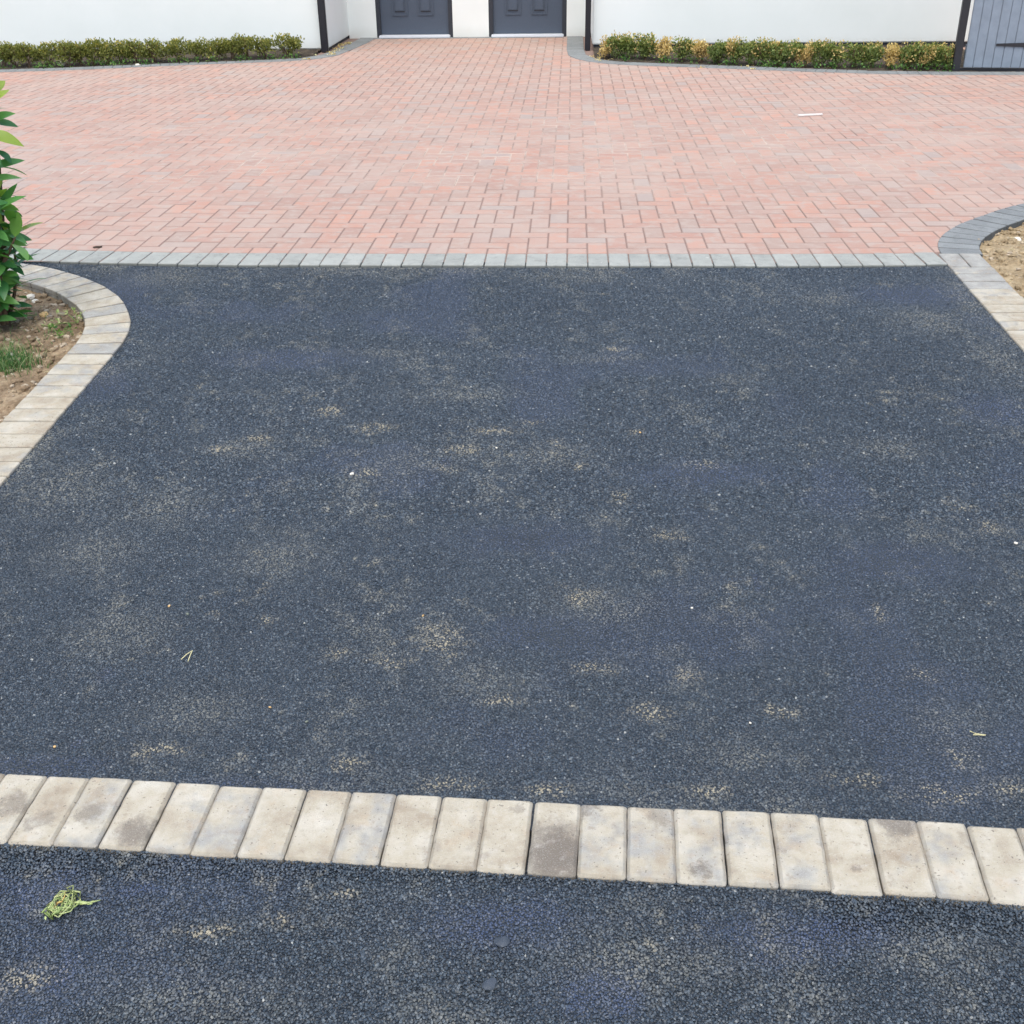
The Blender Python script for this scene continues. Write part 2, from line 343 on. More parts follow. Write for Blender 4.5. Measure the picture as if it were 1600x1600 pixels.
sheet('left_soil_bed', -6.5, -1.97, 1.0, 5.42, .028, SOIL_L, lambda x, y: (y > row_y(x, .1)) & (y < np.interp(x, LOUT[::-1, 0], LOUT[::-1, 1]) - .07), M['bed'])
sheet('right_soil_bed', 1.9, 7.0, 1.4, 7.6, .03, SOIL_R, lambda x, y: (y > row_y(x, .1)) & (y < np.where(x < 1.9, 5.5, np.interp(x, ROUT[:, 0], ROUT[:, 1]) - .07)), M['bedr'])

# ------------------------------------------------------------------ setts
def sett_mesh(name, L, W, H, ch, rad, nc=3, wob=0., seed=0, rings=3, flat=0., worn=0.):
    g = np.random.default_rng(seed); ring = []
    for cx, cyy, a0 in ((1, 1, 0), (-1, 1, 90), (-1, -1, 180), (1, -1, 270)):
        for k in range(nc):
            a = R(a0 + 90 * k / max(1, nc - 1)) if nc > 1 else R(a0 + 45)
            ring.append((cx * (L / 2 - rad) + rad * math.cos(a), cyy * (W / 2 - rad) + rad * math.sin(a)))
        if wob and True:      # points along the side that follows this corner
            pass
    if wob:
        out = []
        for i, p in enumerate(ring):
            q = ring[(i + 1) % len(ring)]; d = math.hypot(q[0] - p[0], q[1] - p[1]); m = max(1, int(d / .018))
            for j in range(m): out.append((p[0] + (q[0] - p[0]) * j / m, p[1] + (q[1] - p[1]) * j / m))
        ring = [(x + g.normal(0, wob), y + g.normal(0, wob)) for x, y in out]
    n = len(ring); v = []; f = []
    prof = [(0, -H), (0, -flat), (.0012, -flat * .72), (flat * .92, -.0008), (flat * 1.15, 0)] if flat else [(0, -H), (0, -.0024), (worn * .45, 0), (worn, 0)] if worn else [(0, -H)] + [((ch * (1 - math.cos(t))), -ch + ch * math.sin(t)) for t in np.linspace(0, math.pi / 2, rings)]
    for ins, z in prof:
        for x, y in ring: v.append((x * (1 - 2 * ins / L), y * (1 - 2 * ins / W), z))
    for r in range(len(prof) - 1):
        for k in range(n): f.append((r * n + k, r * n + (k + 1) % n, (r + 1) * n + (k + 1) % n, (r + 1) * n + k))
    f.append(tuple((len(prof) - 1) * n + k for k in range(n)))
    return mesh(name, v, f, {'edge': [(1, 1, .85, 0)[r] if worn else max(0., 1 - r / (len(prof) - 1)) ** .7 for r in range(len(prof)) for k in range(n)]})
def put(me, name, parent, mat, x, y, z, ang, n=(0, 0, 1), **props):
    o = link(name, me, mat, parent); o.matrix_world = frame_mat(x, y, z, ang, n)
    o['rnd'] = float(props.pop('rnd', random.random()))
    for k, v in props.items(): o[k] = float(v)
    return o
def jn(n, a=.006): return (n[0] + random.gauss(0, a), n[1] + random.gauss(0, a), 1)

# front kerb row of tumbled setts across the drive
front = tag(empty('front_kerb_row'), kind='structure')
fm = [sett_mesh('sett', .0988, .199, .07, .0075, .0075, 3, .0004, 100 + i, 3, .0065) for i in range(6)]
STAIN = {11: (.008, -.045, .085, .95), 1: (.0, -.01, .030, .6), 2: (.022, -.055, .045, .8), 0: (-.01, -.03, .030, .55), 14: (-.005, -.065, .020, .75), 18: (0, .085, .045, .85),
         12: (-.035, .09, .028, .75), 13: (.01, .075, .030, .5), 10: (.02, .07, .012, .4), 21: (.05, -.05, .035, .6), -1: (.02, .0, .045, .6), 17: (.01, -.03, .012, .5), 19: (.05, .05, .02, .3)}
for i in range(-9, 33):
    c = ROW0 + RE * (.1 * i + .05 + random.gauss(0, .0008)) + RN * (.099 + random.gauss(0, .0015))
    s = STAIN.get(i - 0, (0, 0, 0, 0))
    put(random.choice(fm), 'sett', front, M['block'], c[0], c[1], float(tar_h(*c)) + .005 + random.gauss(0, .0007), RTH + random.gauss(0, .004), jn(tar_n(*c)),
        grey=random.uniform(.0, .5), stx=s[0], sty=s[1], strad=s[2], stamt=s[3])

# side kerbs and curved corner
lk = tag(empty('left_kerb'), kind='structure'); rk = tag(empty('right_kerb'), kind='structure')
sm = [sett_mesh('sett', .199, .0965, .07, .0055, .006, 3, .0005, 200 + i, 3) for i in range(5)]; cm = [sett_mesh('sett', .199, .0975, .07, .004, .006, 3, .0004, 250 + i, 3) for i in range(5)]
def side_sett(p, x, y, ang, grey, mat=None, dz=.005):
    put(random.choice(sm), 'sett', p, mat or M['block'], x, y, float(tar_h(x, min(y, 5.5))) + dz + random.gauss(0, .0006), ang + random.gauss(0, .004), jn(tar_n(x, min(y, 5.45)), .004), grey=grey)
y = 4.246
while y > row_y(-1.95, .24):
    side_sett(lk, -1.952 + random.gauss(0, .001), y - .05, random.gauss(0, .003), .18 + .5 * sst(y, 3.5, 4.2) * random.random() + random.uniform(-.1, .1)); y -= .1
def along(line, start_s, pitch, side, inner=.2):
    t = np.gradient(line, axis=0); t /= np.hypot(*t.T)[:, None]; n = np.stack([-t[:, 1], t[:, 0]], 1) * side
    ds = np.r_[0, np.cumsum(np.hypot(*np.diff(line, axis=0).T))]
    for q in np.arange(start_s, ds[-1], pitch):
        p = np.array([np.interp(q, ds, line[:, 0]), np.interp(q, ds, line[:, 1])]); m = np.array([np.interp(q, ds, n[:, 0]), np.interp(q, ds, n[:, 1])]); m /= np.hypot(*m)
        yield p, m, p + m * inner
def quad_sett(parent, mat, o0, o1, i1, i0, zf, **props):      # a wedge sett cut to the curve
    P = [np.array(q, float) for q in (o0, o1, i1, i0)]; c = sum(P) / 4; L = []
    d = P[3] - P[0]; d = d + (P[2] - P[1]); d /= np.hypot(*d); e = np.array([-d[1], d[0]])
    gap = random.uniform(.0012, .0022)
    for q in P:
        r = q - c; r = r - e * math.copysign(gap + (.0028 if (q is P[0] or q is P[1]) else 0), r @ e) - d * math.copysign(.001, r @ d); L.append((r @ d, r @ e))
    if (L[1][0] - L[0][0]) * (L[2][1] - L[0][1]) - (L[1][1] - L[0][1]) * (L[2][0] - L[0][0]) < 0: L = L[::-1]
    ring = []                                                  # rounded corners
    for k in range(4):
        p, a, b = (np.array(L[k]), np.array(L[k - 1]), np.array(L[(k + 1) % 4])); r = .006
        ua = (a - p) / np.hypot(*(a - p)); ub = (b - p) / np.hypot(*(b - p)); ring += [p + ua * r, p + (ua + ub) * r * .3, p + ub * r]
    n = len(ring); v, f = [], []
    for ins, z in ((0, -.07), (0, -.004), (.0012, -.0014), (.004, 0)):
        for q in ring:
            k = 1 - ins / max(.02, np.hypot(*q)); sy_ = q[1] - math.copysign(min(ins, abs(q[1])), q[1]); sx_ = q[0] - math.copysign(ins, q[0]); v.append((sx_, sy_, z))
    for r in range(3):
        for k in range(n): f.append((r * n + k, r * n + (k + 1) % n, (r + 1) * n + (k + 1) % n, (r + 1) * n + k))
    f.append(tuple(3 * n + k for k in range(n)))
    nn = tar_n(c[0], min(c[1], 5.45)) if zf is None else (0, 0, 1); z = (float(tar_h(c[0], min(c[1], 5.5))) + .006) if zf is None else zf
    put(mesh('sett', v, f, {'edge': [e for e in (1, 1, .7, 0) for _ in range(n)]}), 'sett', parent, mat, c[0], c[1], z + random.gauss(0, .0006), math.atan2(d[1], d[0]), jn(nn, .004), **props)
JO = [(-2.655, 5.325), (-2.537, 5.277), (-2.424, 5.212), (-2.326, 5.149), (-2.235, 5.077), (-2.151, 5.002), (-2.068, 4.909), (-2.002, 4.811), (-1.946, 4.705), (-1.895, 4.588), (-1.866, 4.476), (-1.852, 4.360), (-1.851, 4.246)]
JI = [(-2.735, 5.150), (-2.640, 5.115), (-2.545, 5.062), (-2.455, 5.005), (-2.370, 4.940), (-2.295, 4.868), (-2.222, 4.792), (-2.165, 4.712), (-2.118, 4.625), (-2.082, 4.535), (-2.060, 4.443), (-2.050, 4.347), (-2.050, 4.248)]
ext = [(p, q) for p, n, q in along(LOUT[int(np.argmin(np.abs(LOUT[:, 0] + 2.655) + (LOUT[:, 1] < 5))):], .0, .115, 1)][:10]
JO = [p for p, q in ext[:0:-1]] + JO; JI = [q for p, q in ext[:0:-1]] + JI
for k in range(len(JO) - 1): quad_sett(lk, M['block'], JO[k], JO[k + 1], JI[k + 1], JI[k], None, grey=random.uniform(.2, .65))
y = 5.30
while y > row_y(1.9, .24):
    side_sett(rk, 1.893 + random.gauss(0, .001), y - .05, random.gauss(0, .003), (.75 if y > 5.05 else .15) + random.uniform(-.1, .25)); y -= .1
for x in (1.8435, 1.943): side_sett(rk, x, 5.402, math.pi / 2, .9)
ck = tag(empty('charcoal_kerb'), kind='structure')
i0 = int(np.argmin(np.abs(ROUT[:, 1] - 5.505)))
RJ = [(p, q) for p, n, q in along(ROUT[i0:], .0, .112, -1)][:32]
for k in range(len(RJ) - 1): quad_sett(ck, M['char'], RJ[k][0], RJ[k + 1][0], RJ[k + 1][1], RJ[k][1], .005)
# grey row between the bricks and the tarmac
gk = tag(empty('grey_kerb_row'), kind='structure')
gm = [sett_mesh('sett', .0972, .198, .07, .005, .006, 3, .0006, 300 + i, 3) for i in range(5)]
for i in range(-14, 44):
    x = -2.61 + .1 * i + .05; yy = 5.402 + float(dY(x))
    put(random.choice(gm), 'sett', gk, M['grey'], x, yy, .001 + random.gauss(0, .0008) + (.0 if yy > 5.45 else 0), random.gauss(0, .004) + math.atan(float(dY(x + .05) - dY(x - .05)) / .1), jn((0, -.012, 1), .004))
# dark sand bed under the setts of the kerbs
def strip(line, n0, n1, side, z, name, mat):
    t = np.gradient(line, axis=0); t /= np.hypot(*t.T)[:, None]; n = np.stack([-t[:, 1], t[:, 0]], 1) * side
    v = [(*p, z(*p)) for p in line + n * n0] + [(*p, z(*p)) for p in line + n * n1]; m = len(line)
    return tag(link(name, mesh(name, v, [(i, i + 1, m + i + 1, m + i) for i in range(m - 1)]), mat), kind='structure')
strip(LOUT, .01, .19, 1, lambda x, y: float(tar_h(x, min(y, 5.5))) - .016, 'kerb_bedding', M['bedf'])
strip(np.array([(-1.85, 1.9), (-1.85, 4.4)]), .01, .19, 1, lambda x, y: float(tar_h(x, y)) - .0175, 'kerb_bedding', M['bedf'])
strip(np.array([(1.80, 1.7), (1.80, 5.5)]), .0, .19, -1, lambda x, y: float(tar_h(x, y)) - .016, 'kerb_bedding', M['bedf'])

# ------------------------------------------------------------------ brick herringbone
islandR = np.r_[ROUT, [(9.5, 0), (1.80, 0), (1.80, 5.4)]]
paving = sheet('brick_paving', -9.5, 9.5, 5.36, 15.6, .06, lambda x, y: 0 * x - .0024, lambda x, y: ~(inside(x, y, islandR) & inside(x - .09, y + .09, islandR)) & (y < 15.6), M['jsand'])
bricks = []
for j in range(0, 102):
    for i in range(-72, 124):
        k = (i - j) % 4
        x0 = -2.61 + .1 * i; y0 = 5.503 + .1 * j
        if k == 0: bricks.append((x0 + .1, y0 + .05, .2, .1))
        elif k == 3: bricks.append((x0 + .05, y0 + .1, .1, .2))
        elif k == 2 and j == 0: bricks.append((x0 + .05, y0 + .05, .1, .1))
B = np.array(bricks)
B[:, 1] += dY(np.clip(B[:, 0], -4, 2.2)) * (1 - sst(B[:, 1], 5.5, 9.5))
islandR = np.r_[ROUT, [(9.5, 0), (1.80, 0), (1.80, 5.4)]]
bedL = np.r_[FLO, [(-2.5, 16), (-9.2, 16)]]; bedR = np.r_[FRO, [(4.5, 16), (-.06, 16)]]
def ok(P):
    keep = np.ones(len(P), bool)
    for poly in (islandR, bedL, bedR):
        out = ~inside(P[:, 0], P[:, 1], poly)
        for a in np.linspace(0, 2 * math.pi, 8, endpoint=False): out |= ~inside(P[:, 0] + .085 * math.cos(a), P[:, 1] + .085 * math.sin(a), poly)
        keep &= out
    return keep & (P[:, 1] < 15.52)
B = B[ok(B)]
# projected area decides which are single parts
dx = B[:, 0] - 0; fwd = np.array(fw); P3 = np.stack([B[:, 0], B[:, 1], np.zeros(len(B)) - CAM_H], 1); zc = P3 @ fwd
u = FPX * (P3 @ np.array(r2)) / zc + 800; w = 800 - FPX * (P3 @ np.array(u2)) / zc
vis = (u > -10) & (u < 1610) & (w > -20) & (w < 1600)
ar = np.where(vis, 1 / zc ** 3, 0); order = np.argsort(-ar)
single = set(order[:300].tolist())
bmesh_of = {}
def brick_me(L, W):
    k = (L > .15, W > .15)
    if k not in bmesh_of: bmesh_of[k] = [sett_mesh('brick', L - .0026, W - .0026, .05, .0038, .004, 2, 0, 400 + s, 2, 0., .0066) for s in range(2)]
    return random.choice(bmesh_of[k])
V, F, A, EG = [], [], [], []
for idx in range(len(B)):
    x, yb, L, W = B[idx]
    if idx in single:
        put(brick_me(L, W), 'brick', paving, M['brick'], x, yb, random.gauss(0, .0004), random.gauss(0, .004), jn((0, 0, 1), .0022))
    else:
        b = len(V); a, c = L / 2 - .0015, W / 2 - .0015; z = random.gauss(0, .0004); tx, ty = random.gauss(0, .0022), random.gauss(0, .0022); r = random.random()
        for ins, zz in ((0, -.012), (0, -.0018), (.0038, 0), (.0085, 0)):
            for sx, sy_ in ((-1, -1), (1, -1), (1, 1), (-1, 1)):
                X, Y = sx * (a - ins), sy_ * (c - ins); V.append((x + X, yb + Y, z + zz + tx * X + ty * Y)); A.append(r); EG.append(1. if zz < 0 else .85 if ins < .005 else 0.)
        F.append((b + 12, b + 13, b + 14, b + 15))
        for rr in (0, 4, 8):
            for k in range(4): F.append((b + rr + k, b + rr + (k + 1) % 4, b + rr + 4 + (k + 1) % 4, b + rr + 4 + k))
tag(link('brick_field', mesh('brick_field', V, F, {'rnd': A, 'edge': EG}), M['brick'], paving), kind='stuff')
# charcoal edging of the two wall beds (joined: too small to pick apart), and their soil
def far_edge(line, side, name, wd=.2):
    V, F, A = [], [], []
    for p, n, q in along(line, .05, .1, side):
        t = np.array([-n[1], n[0]]); b = len(V); r = random.random()
        for z, ins in ((-.03, 0), (.003, 0), (.006, .004)):
            for su, sv in ((0, -1), (1, -1), (1, 1), (0, 1)):
                pt = p + n * (wd * su + ins * (1 - 2 * su)) + t * sv * (.0485 - ins); V.append((pt[0], pt[1], z)); A.append(r)
        F.append((b + 8, b + 9, b + 10, b + 11)); F.append((b + 11, b + 10, b + 9, b + 8))
        F.pop()
        for rr in (0, 4):
            for k in range(4): F.append((b + rr + k, b + rr + (k + 1) % 4, b + rr + 4 + (k + 1) % 4, b + rr + 4 + k))
    me = mesh(name, V, F, {'rnd': A})
    bm = bmesh.new(); bm.from_mesh(me); bmesh.ops.recalc_face_normals(bm, faces=bm.faces); bm.to_mesh(me); bm.free()
    tag(link('edging_setts', me, M['char'], ck), kind='stuff')
far_edge(np.array([(x, 15.385) for x in np.arange(-2.52, -.05, .05)]), 1, 'edging_setts', .105); far_edge(FLO, 1, 'edging_setts'); far_edge(FRO, -1 if False else 1, 'edging_setts')

# ------------------------------------------------------------------ tarmac chippings (geometry nodes on real points)
SAND = [(-1.077, 3.532, 0.057, 0.029), (-0.693, 3.607, 0.087, 0.045), (-0.878, 3.739, 0.057, 0.042), (-0.665, 3.288, 0.047, 0.043), (-0.36, 3.445, 0.07, 0.033), (-0.26, 3.588, 0.094, 0.03), (-0.116, 3.648, 0.05, 0.025), (-0.392, 3.319, 0.047, 0.031), (0.242, 3.574, 0.027, 0.029), (-0.035, 3.502, 0.026, 0.029), (0.041, 3.329, 0.029, 0.026), (0.45, 3.331, 0.071, 0.035), (0.834, 2.53, 0.022, 0.044), (1.193, 3.088, 0.033, 0.039), (1.249, 2.958, 0.041, 0.029), (0.047, 2.597, 0.073, 0.049), (0.171, 3.134, 0.032, 0.044), (0.314, 2.909, 0.064, 0.036), (-0.319, 2.393, 0.092, 0.066), (-0.442, 2.313, 0.056, 0.037), (-0.578, 2.337, 0.04, 0.026), (0.078, 2.294, 0.061, 0.031), (0.307, 2.271, 0.038, 0.035), (0.52, 2.133, 0.051, 0.027), (-0.793, 2.472, 0.031, 0.026), (-0.485, 1.944, 0.05, 0.027), (-0.253, 1.884, 0.085, 0.026), (-0.947, 1.978, 0.082, 0.03), (0.886, 1.989, 0.045, 0.046), (0.811, 1.87, 0.088, 0.029), (0.96, 1.892, 0.046, 0.031), (-0.673, 1.485, 0.068, 0.021), (-0.528, 1.506, 0.055, 0.018), (0.187, 4.309, 0.041, 0.033), (0.307, 1.87, 0.069, 0.023), (-1.192, 3.452, 0.054, 0.033), (-0.027, 1.863, 0.063, 0.023), (0.631, 1.914, 0.062, 0.024), (0.196, 2.128, 0.051, 0.032), (-0.141, 2.169, 0.047, 0.028), (0.877, 2.279, 0.037, 0.03), (-0.422, 1.577, 0.038, 0.016), (-0.989, 1.366, 0.06, 0.041)]
PALE = [(.865, 2.07, .012, .05), (.905, 1.97, .010, .06), (.93, 1.88, .009, .05), (.62, 1.62, .02, .012), (1.741, 4.854, 0.077, 0.286), (1.675, 4.213, 0.083, 0.17), (1.514, 4.623, 0.132, 0.136), (-1.953, 5.167, 0.217, 0.116), (-1.008, 5.231, 0.277, 0.055), (0.033, 5.162, 0.21, 0.054), (-1.642, 3.167, 0.149, 0.144), (-1.857, 3.292, 0.088, 0.107), (1.139, 4.893, 0.095, 0.074), (-1.282, 3.068, 0.123, 0.096), (-1.113, 3.452, 0.112, 0.056), (-0.525, 3.363, 0.129, 0.091), (-0.077, 3.409, 0.15, 0.064), (-1.413, 2.811, 0.116, 0.106), (-0.847, 2.781, 0.113, 0.075), (0.116, 2.538, 0.12, 0.071), (0.432, 1.981, 0.086, 0.042), (-1.193, 2.411, 0.121, 0.085), (-0.896, 2.111, 0.109, 0.071), (-0.399, 3.885, 0.192, 0.045), (0.158, 4.212, 0.126, 0.038), (0.639, 4.03, 0.072, 0.048), (-0.745, 4.276, 0.13, 0.039), (1.078, 3.458, 0.105, 0.065), (0.887, 2.094, 0.073, 0.058), (0.147, 1.437, 0.141, 0.056), (-0.666, 1.335, 0.14, 0.04), (0.681, 1.478, 0.105, 0.043), (-0.192, 2.24, 0.095, 0.055)]
BLUE = [(-2.089, 4.849, 0.133, 0.248), (-1.044, 1.555, 0.078, 0.054), (-0.921, 1.409, 0.037, 0.057), (-0.836, 1.576, 0.044, 0.019), (-1.156, 2.24, 0.016, 0.023), (0.529, 2.668, 0.009, 0.028), (-0.402, 3.354, 0.015, 0.027), (0.45, 1.501, 0.143, 0.044), (-0.119, 1.516, 0.135, 0.045), (-0.004, 2.424, 0.15, 0.056), (-1.822, 3.969, 0.101, 0.094), (1.529, 3.753, 0.089, 0.107), (-1.197, 1.921, 0.104, 0.029), (-0.68, 1.87, 0.115, 0.02), (-1.136, 1.996, 0.009, 0.011), (1.541, 4.935, 0.196, 0.101), (-0.121, 2.889, 0.152, 0.065), (-1.124, 4.211, 0.234, 0.077), (0.931, 2.76, 0.142, 0.08), (0.465, 3.279, 0.185, 0.06), (0.063, 1.374, 0.069, 0.04)]
def patches(x, y, L, seed):
    r = np.zeros(len(x)); wx = (vnoise(x, y, 22, seed, 3) - .5) * .12; wy = (vnoise(x, y, 22, seed + 5, 3) - .5) * .12
    for X, Y, a, b in L:
        m = (np.abs(x - X) < 3 * a + .1) & (np.abs(y - Y) < 3 * b + .1)
        d = ((x[m] - X + wx[m] * min(1, a / .06)) / a) ** 2 + ((y[m] - Y + wy[m] * min(1, b / .06)) / b) ** 2
        r[m] = np.maximum(r[m], np.exp(-d * .9))
    return r
def chip_tree(mat):
    g = bpy.data.node_groups.new('chippings', 'GeometryNodeTree')
    g.interface.new_socket('Geometry', in_out='INPUT', socket_type='NodeSocketGeometry'); g.interface.new_socket('Geometry', in_out='OUTPUT', socket_type='NodeSocketGeometry')
    N = g.nodes.new; Lk = g.links.new
    gi, go = N('NodeGroupInput'), N('NodeGroupOutput')
    ico = N('GeometryNodeMeshIcoSphere'); ico.inputs['Radius'].default_value = 1.0; ico.inputs['Subdivisions'].default_value = 1
    sp = N('GeometryNodeSetPosition'); nz = N('ShaderNodeTexNoise'); nz.inputs['Scale'].default_value = 1.1
    vm = N('ShaderNodeVectorMath'); vm.operation = 'SUBTRACT'; vm.inputs[1].default_value = (.5, .5, .5)
    vs_ = N('ShaderNodeVectorMath'); vs_.operation = 'SCALE'; vs_.inputs['Scale'].default_value = 1.5
    Lk(nz.outputs['Color'], vm.inputs[0]); Lk(vm.outputs[0], vs_.inputs[0]); Lk(vs_.outputs[0], sp.inputs['Offset']); Lk(ico.outputs[0], sp.inputs['Geometry'])
    sm_ = N('GeometryNodeSetMaterial'); sm_.inputs['Material'].default_value = mat; Lk(sp.outputs[0], sm_.inputs['Geometry'])
    iop = N('GeometryNodeInstanceOnPoints')
    Lk(gi.outputs[0], iop.inputs['Points']); Lk(sm_.outputs[0], iop.inputs['Instance'])
    ra = N('GeometryNodeInputNamedAttribute'); ra.data_type = 'FLOAT_VECTOR'; ra.inputs['Name'].default_value = 'rot'
    sa = N('GeometryNodeInputNamedAttribute'); sa.data_type = 'FLOAT_VECTOR'; sa.inputs['Name'].default_value = 'scl'
    e2r = N('FunctionNodeEulerToRotation')
    Lk(ra.outputs[0], e2r.inputs[0]); Lk(e2r.outputs[0], iop.inputs['Rotation']); Lk(sa.outputs[0], iop.inputs['Scale']); Lk(iop.outputs[0], go.inputs[0])
    return g
CT = chip_tree(M['chip'])
def chips(parent, x, y, name, dense=1.0):
    n = len(x); g = np.random.default_rng(len(x))
    dust = .62 * patches(x, y, PALE, 11); bl = .95 * patches(x, y, BLUE, 23); sand = .8 * patches(x, y, [(a, b, c * .75, d * .75) for a, b, c, d in SAND], 31)
    big = vnoise(x, y, 1.3, 41, 4); mid = vnoise(x, y, 6, 43, 4); fine = vnoise(x, y, 30, 47, 3)
    strk = vnoise(x * 1.0 + .35 * y, y * .28, 9, 59, 4); dust = np.maximum(dust, .5 * sst(mid * .30 + fine * .35 + strk * .35, .515, .68))
    edge = np.minimum(np.minimum(np.abs(1.79 - x), np.abs(5.3 - y)), np.where(y < 4.4, np.abs(x + 1.85), 9)); dust = np.maximum(dust, .85 * np.exp(-edge / .09) * sst(vnoise(x, y, 5, 67, 3), .42, .66))
    ky = np.abs(y - row_y(x, .2)); dust = np.maximum(dust, .8 * np.exp(-ky / .07) * sst(vnoise(x, y, 6, 71, 3), .45, .68) * (y > 1.7)) 
    sand = np.maximum(sand, .35 * sst(mid * .4 + fine * .6, .68, .78))
    sand = np.where(g.random(n) < .40, sand, sand * .12); dust = dust * g.uniform(.0, 1.15, n) ** 1.3
    bl = np.maximum(bl, .36 * sst(vnoise(x, y, 2.2, 53, 3), .60, .75))
    tone = np.clip(g.beta(1.3, 1.75, n) + .25 * (big - .5), 0, .96); sp = g.random(n); tone = np.where(sp > .992, g.uniform(.96, 1, n), tone)
    size = .0043 * np.where(y < 3.0, .72, 1.0) * g.uniform(.62, 1.25, n) * (1 - .25 * np.clip(bl, 0, 1))
    z = tar_h(x, y) - .003 + g.uniform(-.0010, .0004, n) + .0006 * (mid - .5) - .0012 * np.clip(bl, 0, 1)
    scl = np.stack([size * g.uniform(.85, 1.3, n), size * g.uniform(.8, 1.15, n), size * g.uniform(.5, .8, n)], 1)
    rot = np.stack([g.normal(0, .35, n), g.normal(0, .35, n), g.uniform(0, 6.283, n)], 1)
    me = bpy.data.meshes.new(name); me.vertices.add(n); me.vertices.foreach_set('co', np.stack([x, y, z], 1).astype(np.float32).ravel())
    for k, a in (('tone', tone), ('dust', dust), ('sand', sand), ('blue', bl)):
        at = me.attributes.new(k, 'FLOAT', 'POINT'); at.data.foreach_set('value', a.astype(np.float32))
    for k, a in (('rot', rot), ('scl', scl)):
        at = me.attributes.new(k, 'FLOAT_VECTOR', 'POINT'); at.data.foreach_set('vector', a.astype(np.float32).ravel())
    me.update(); o = link(name, me, M['chip'], parent); md = o.modifiers.new('chippings', 'NODES'); md.node_group = CT
    return tag(o, kind='stuff')
def scatter(x0, x1, y0, y1, p):
    g = np.random.default_rng(5); xs = np.arange(x0, x1, p); ys = np.arange(y0, y1, p * .87); X, Y = np.meshgrid(xs, ys); X = X + (np.arange(len(ys)) % 2)[:, None] * p / 2
    return X.ravel() + g.uniform(-.42, .42, X.size) * p, Y.ravel() + g.uniform(-.42, .42, X.size) * p
x, y = scatter(-2.95, 1.82, 3.0, 5.5, .0078); x2, y2 = scatter(-2.0, 1.82, 1.6, 3.0, .0056); x, y = np.r_[x, x2], np.r_[y, y2]; k = inside(x, y, np.array(TARPOLY)); chips(drive, x[k], y[k], 'tarmac_chippings')
x, y = scatter(-1.5, 1.5, .85, 1.85, .0056); k = y < row_y(x, .003); chips(footway, x[k], y[k], 'tarmac_chippings')

# ------------------------------------------------------------------ wall beds
def bed(line, side, name, xr):
    t = np.gradient(line, axis=0); t /= np.hypot(*t.T)[:, None]; n = np.stack([-t[:, 1], t[:, 0]], 1) * side
    a = (line + n * .17)[::4]; a = a[(a[:, 0] > xr[0]) & (a[:, 0] < xr[1])]; V, F = [], []; m = 9
    for p in a:
        for q in range(m):
            f = q / (m - 1); yy = p[1] + (14.12 - p[1]) * f
            V.append((p[0], yy, -.004 + .03 * math.sin(min(1, f * 2.5) * math.pi / 2) + random.gauss(0, .006)))
    for i in range(len(a) - 1):
        for q in range(m - 1): F.append((i * m + q, (i + 1) * m + q, (i + 1) * m + q + 1, i * m + q + 1))
    me = mesh(name, V, F); bm = bmesh.new(); bm.from_mesh(me); bmesh.ops.recalc_face_normals(bm, faces=bm.faces)
    if sum(f.normal.z for f in bm.faces) < 0: bmesh.ops.reverse_faces(bm, faces=bm.faces)
    bm.to_mesh(me); bm.free()
    tag(link(name, me, M['bedf']), kind='structure')
bed(FLO, 1, 'wall_bed', (-9, -2.93)); bed(FRO, 1, 'wall_bed', (.24, 4.4))

# ------------------------------------------------------------------ house
house = tag(empty('house', (0, 14.05, 0)), 'white rendered house with two dark blue-grey doors in a recessed porch', 'house')
def hp(name, dims, mat, parent=house, bev=0.0, off=(0, 14.05, 0)):
    d = [dims[0] - off[0], dims[1] - off[0], dims[2] - off[1], dims[3] - off[1], dims[4] - off[2], dims[5] - off[2]]
    return boxobj(name, d, mat, parent, bev)
hp('wall', (-9, -2.86, 14.05, 15.7, .030, 2.7), M['wall'], bev=.012); hp('plinth', (-9, -2.88, 14.075, 15.68, -.2, .030), M['plinth'])
hp('wall', (.235, 9, 14.05, 15.7, .055, 2.7), M['wall'], bev=.012); hp('plinth', (.255, 9, 14.075, 15.68, -.2, .055), M['plinth'])
hp('wall', (-2.86, -2.50, 15.5, 15.7, -.2, 2.45), M['wall']); hp('wall', (-1.52, -1.06, 15.5, 15.7, -.2, 2.45), M['wall']); hp('wall', (-.07, .235, 15.5, 15.7, -.2, 2.45), M['wall'])
hp('wall', (-2.50, -1.52, 15.5, 15.7, 2.10, 2.45), M['wall']); hp('wall', (-1.06, -.07, 15.5, 15.7, 2.10, 2.45), M['wall'])
hp('roof', (-9.2, 9.2, 15.62, 20, 2.7, 2.9), M['plinth'])
hp('wall', (-9, 9, 15.7, 15.9, -.2, 2.7), M['wall'])
for x0, x1, wid in ((-2.92, -2.838, .082), (.15, .213, .063)):
    p = hp('downpipe', (x0, x1, 13.955, 13.955 + .062, -.02 + .02, 2.69), M['pipe'], bev=.008)
    for z in (.9, 2.1): 
        b_ = hp('pipe_bracket', (x0 - .01, x1 + .01, 13.965, 14.052, z, z + .03), M['pipe']); b_.parent = p
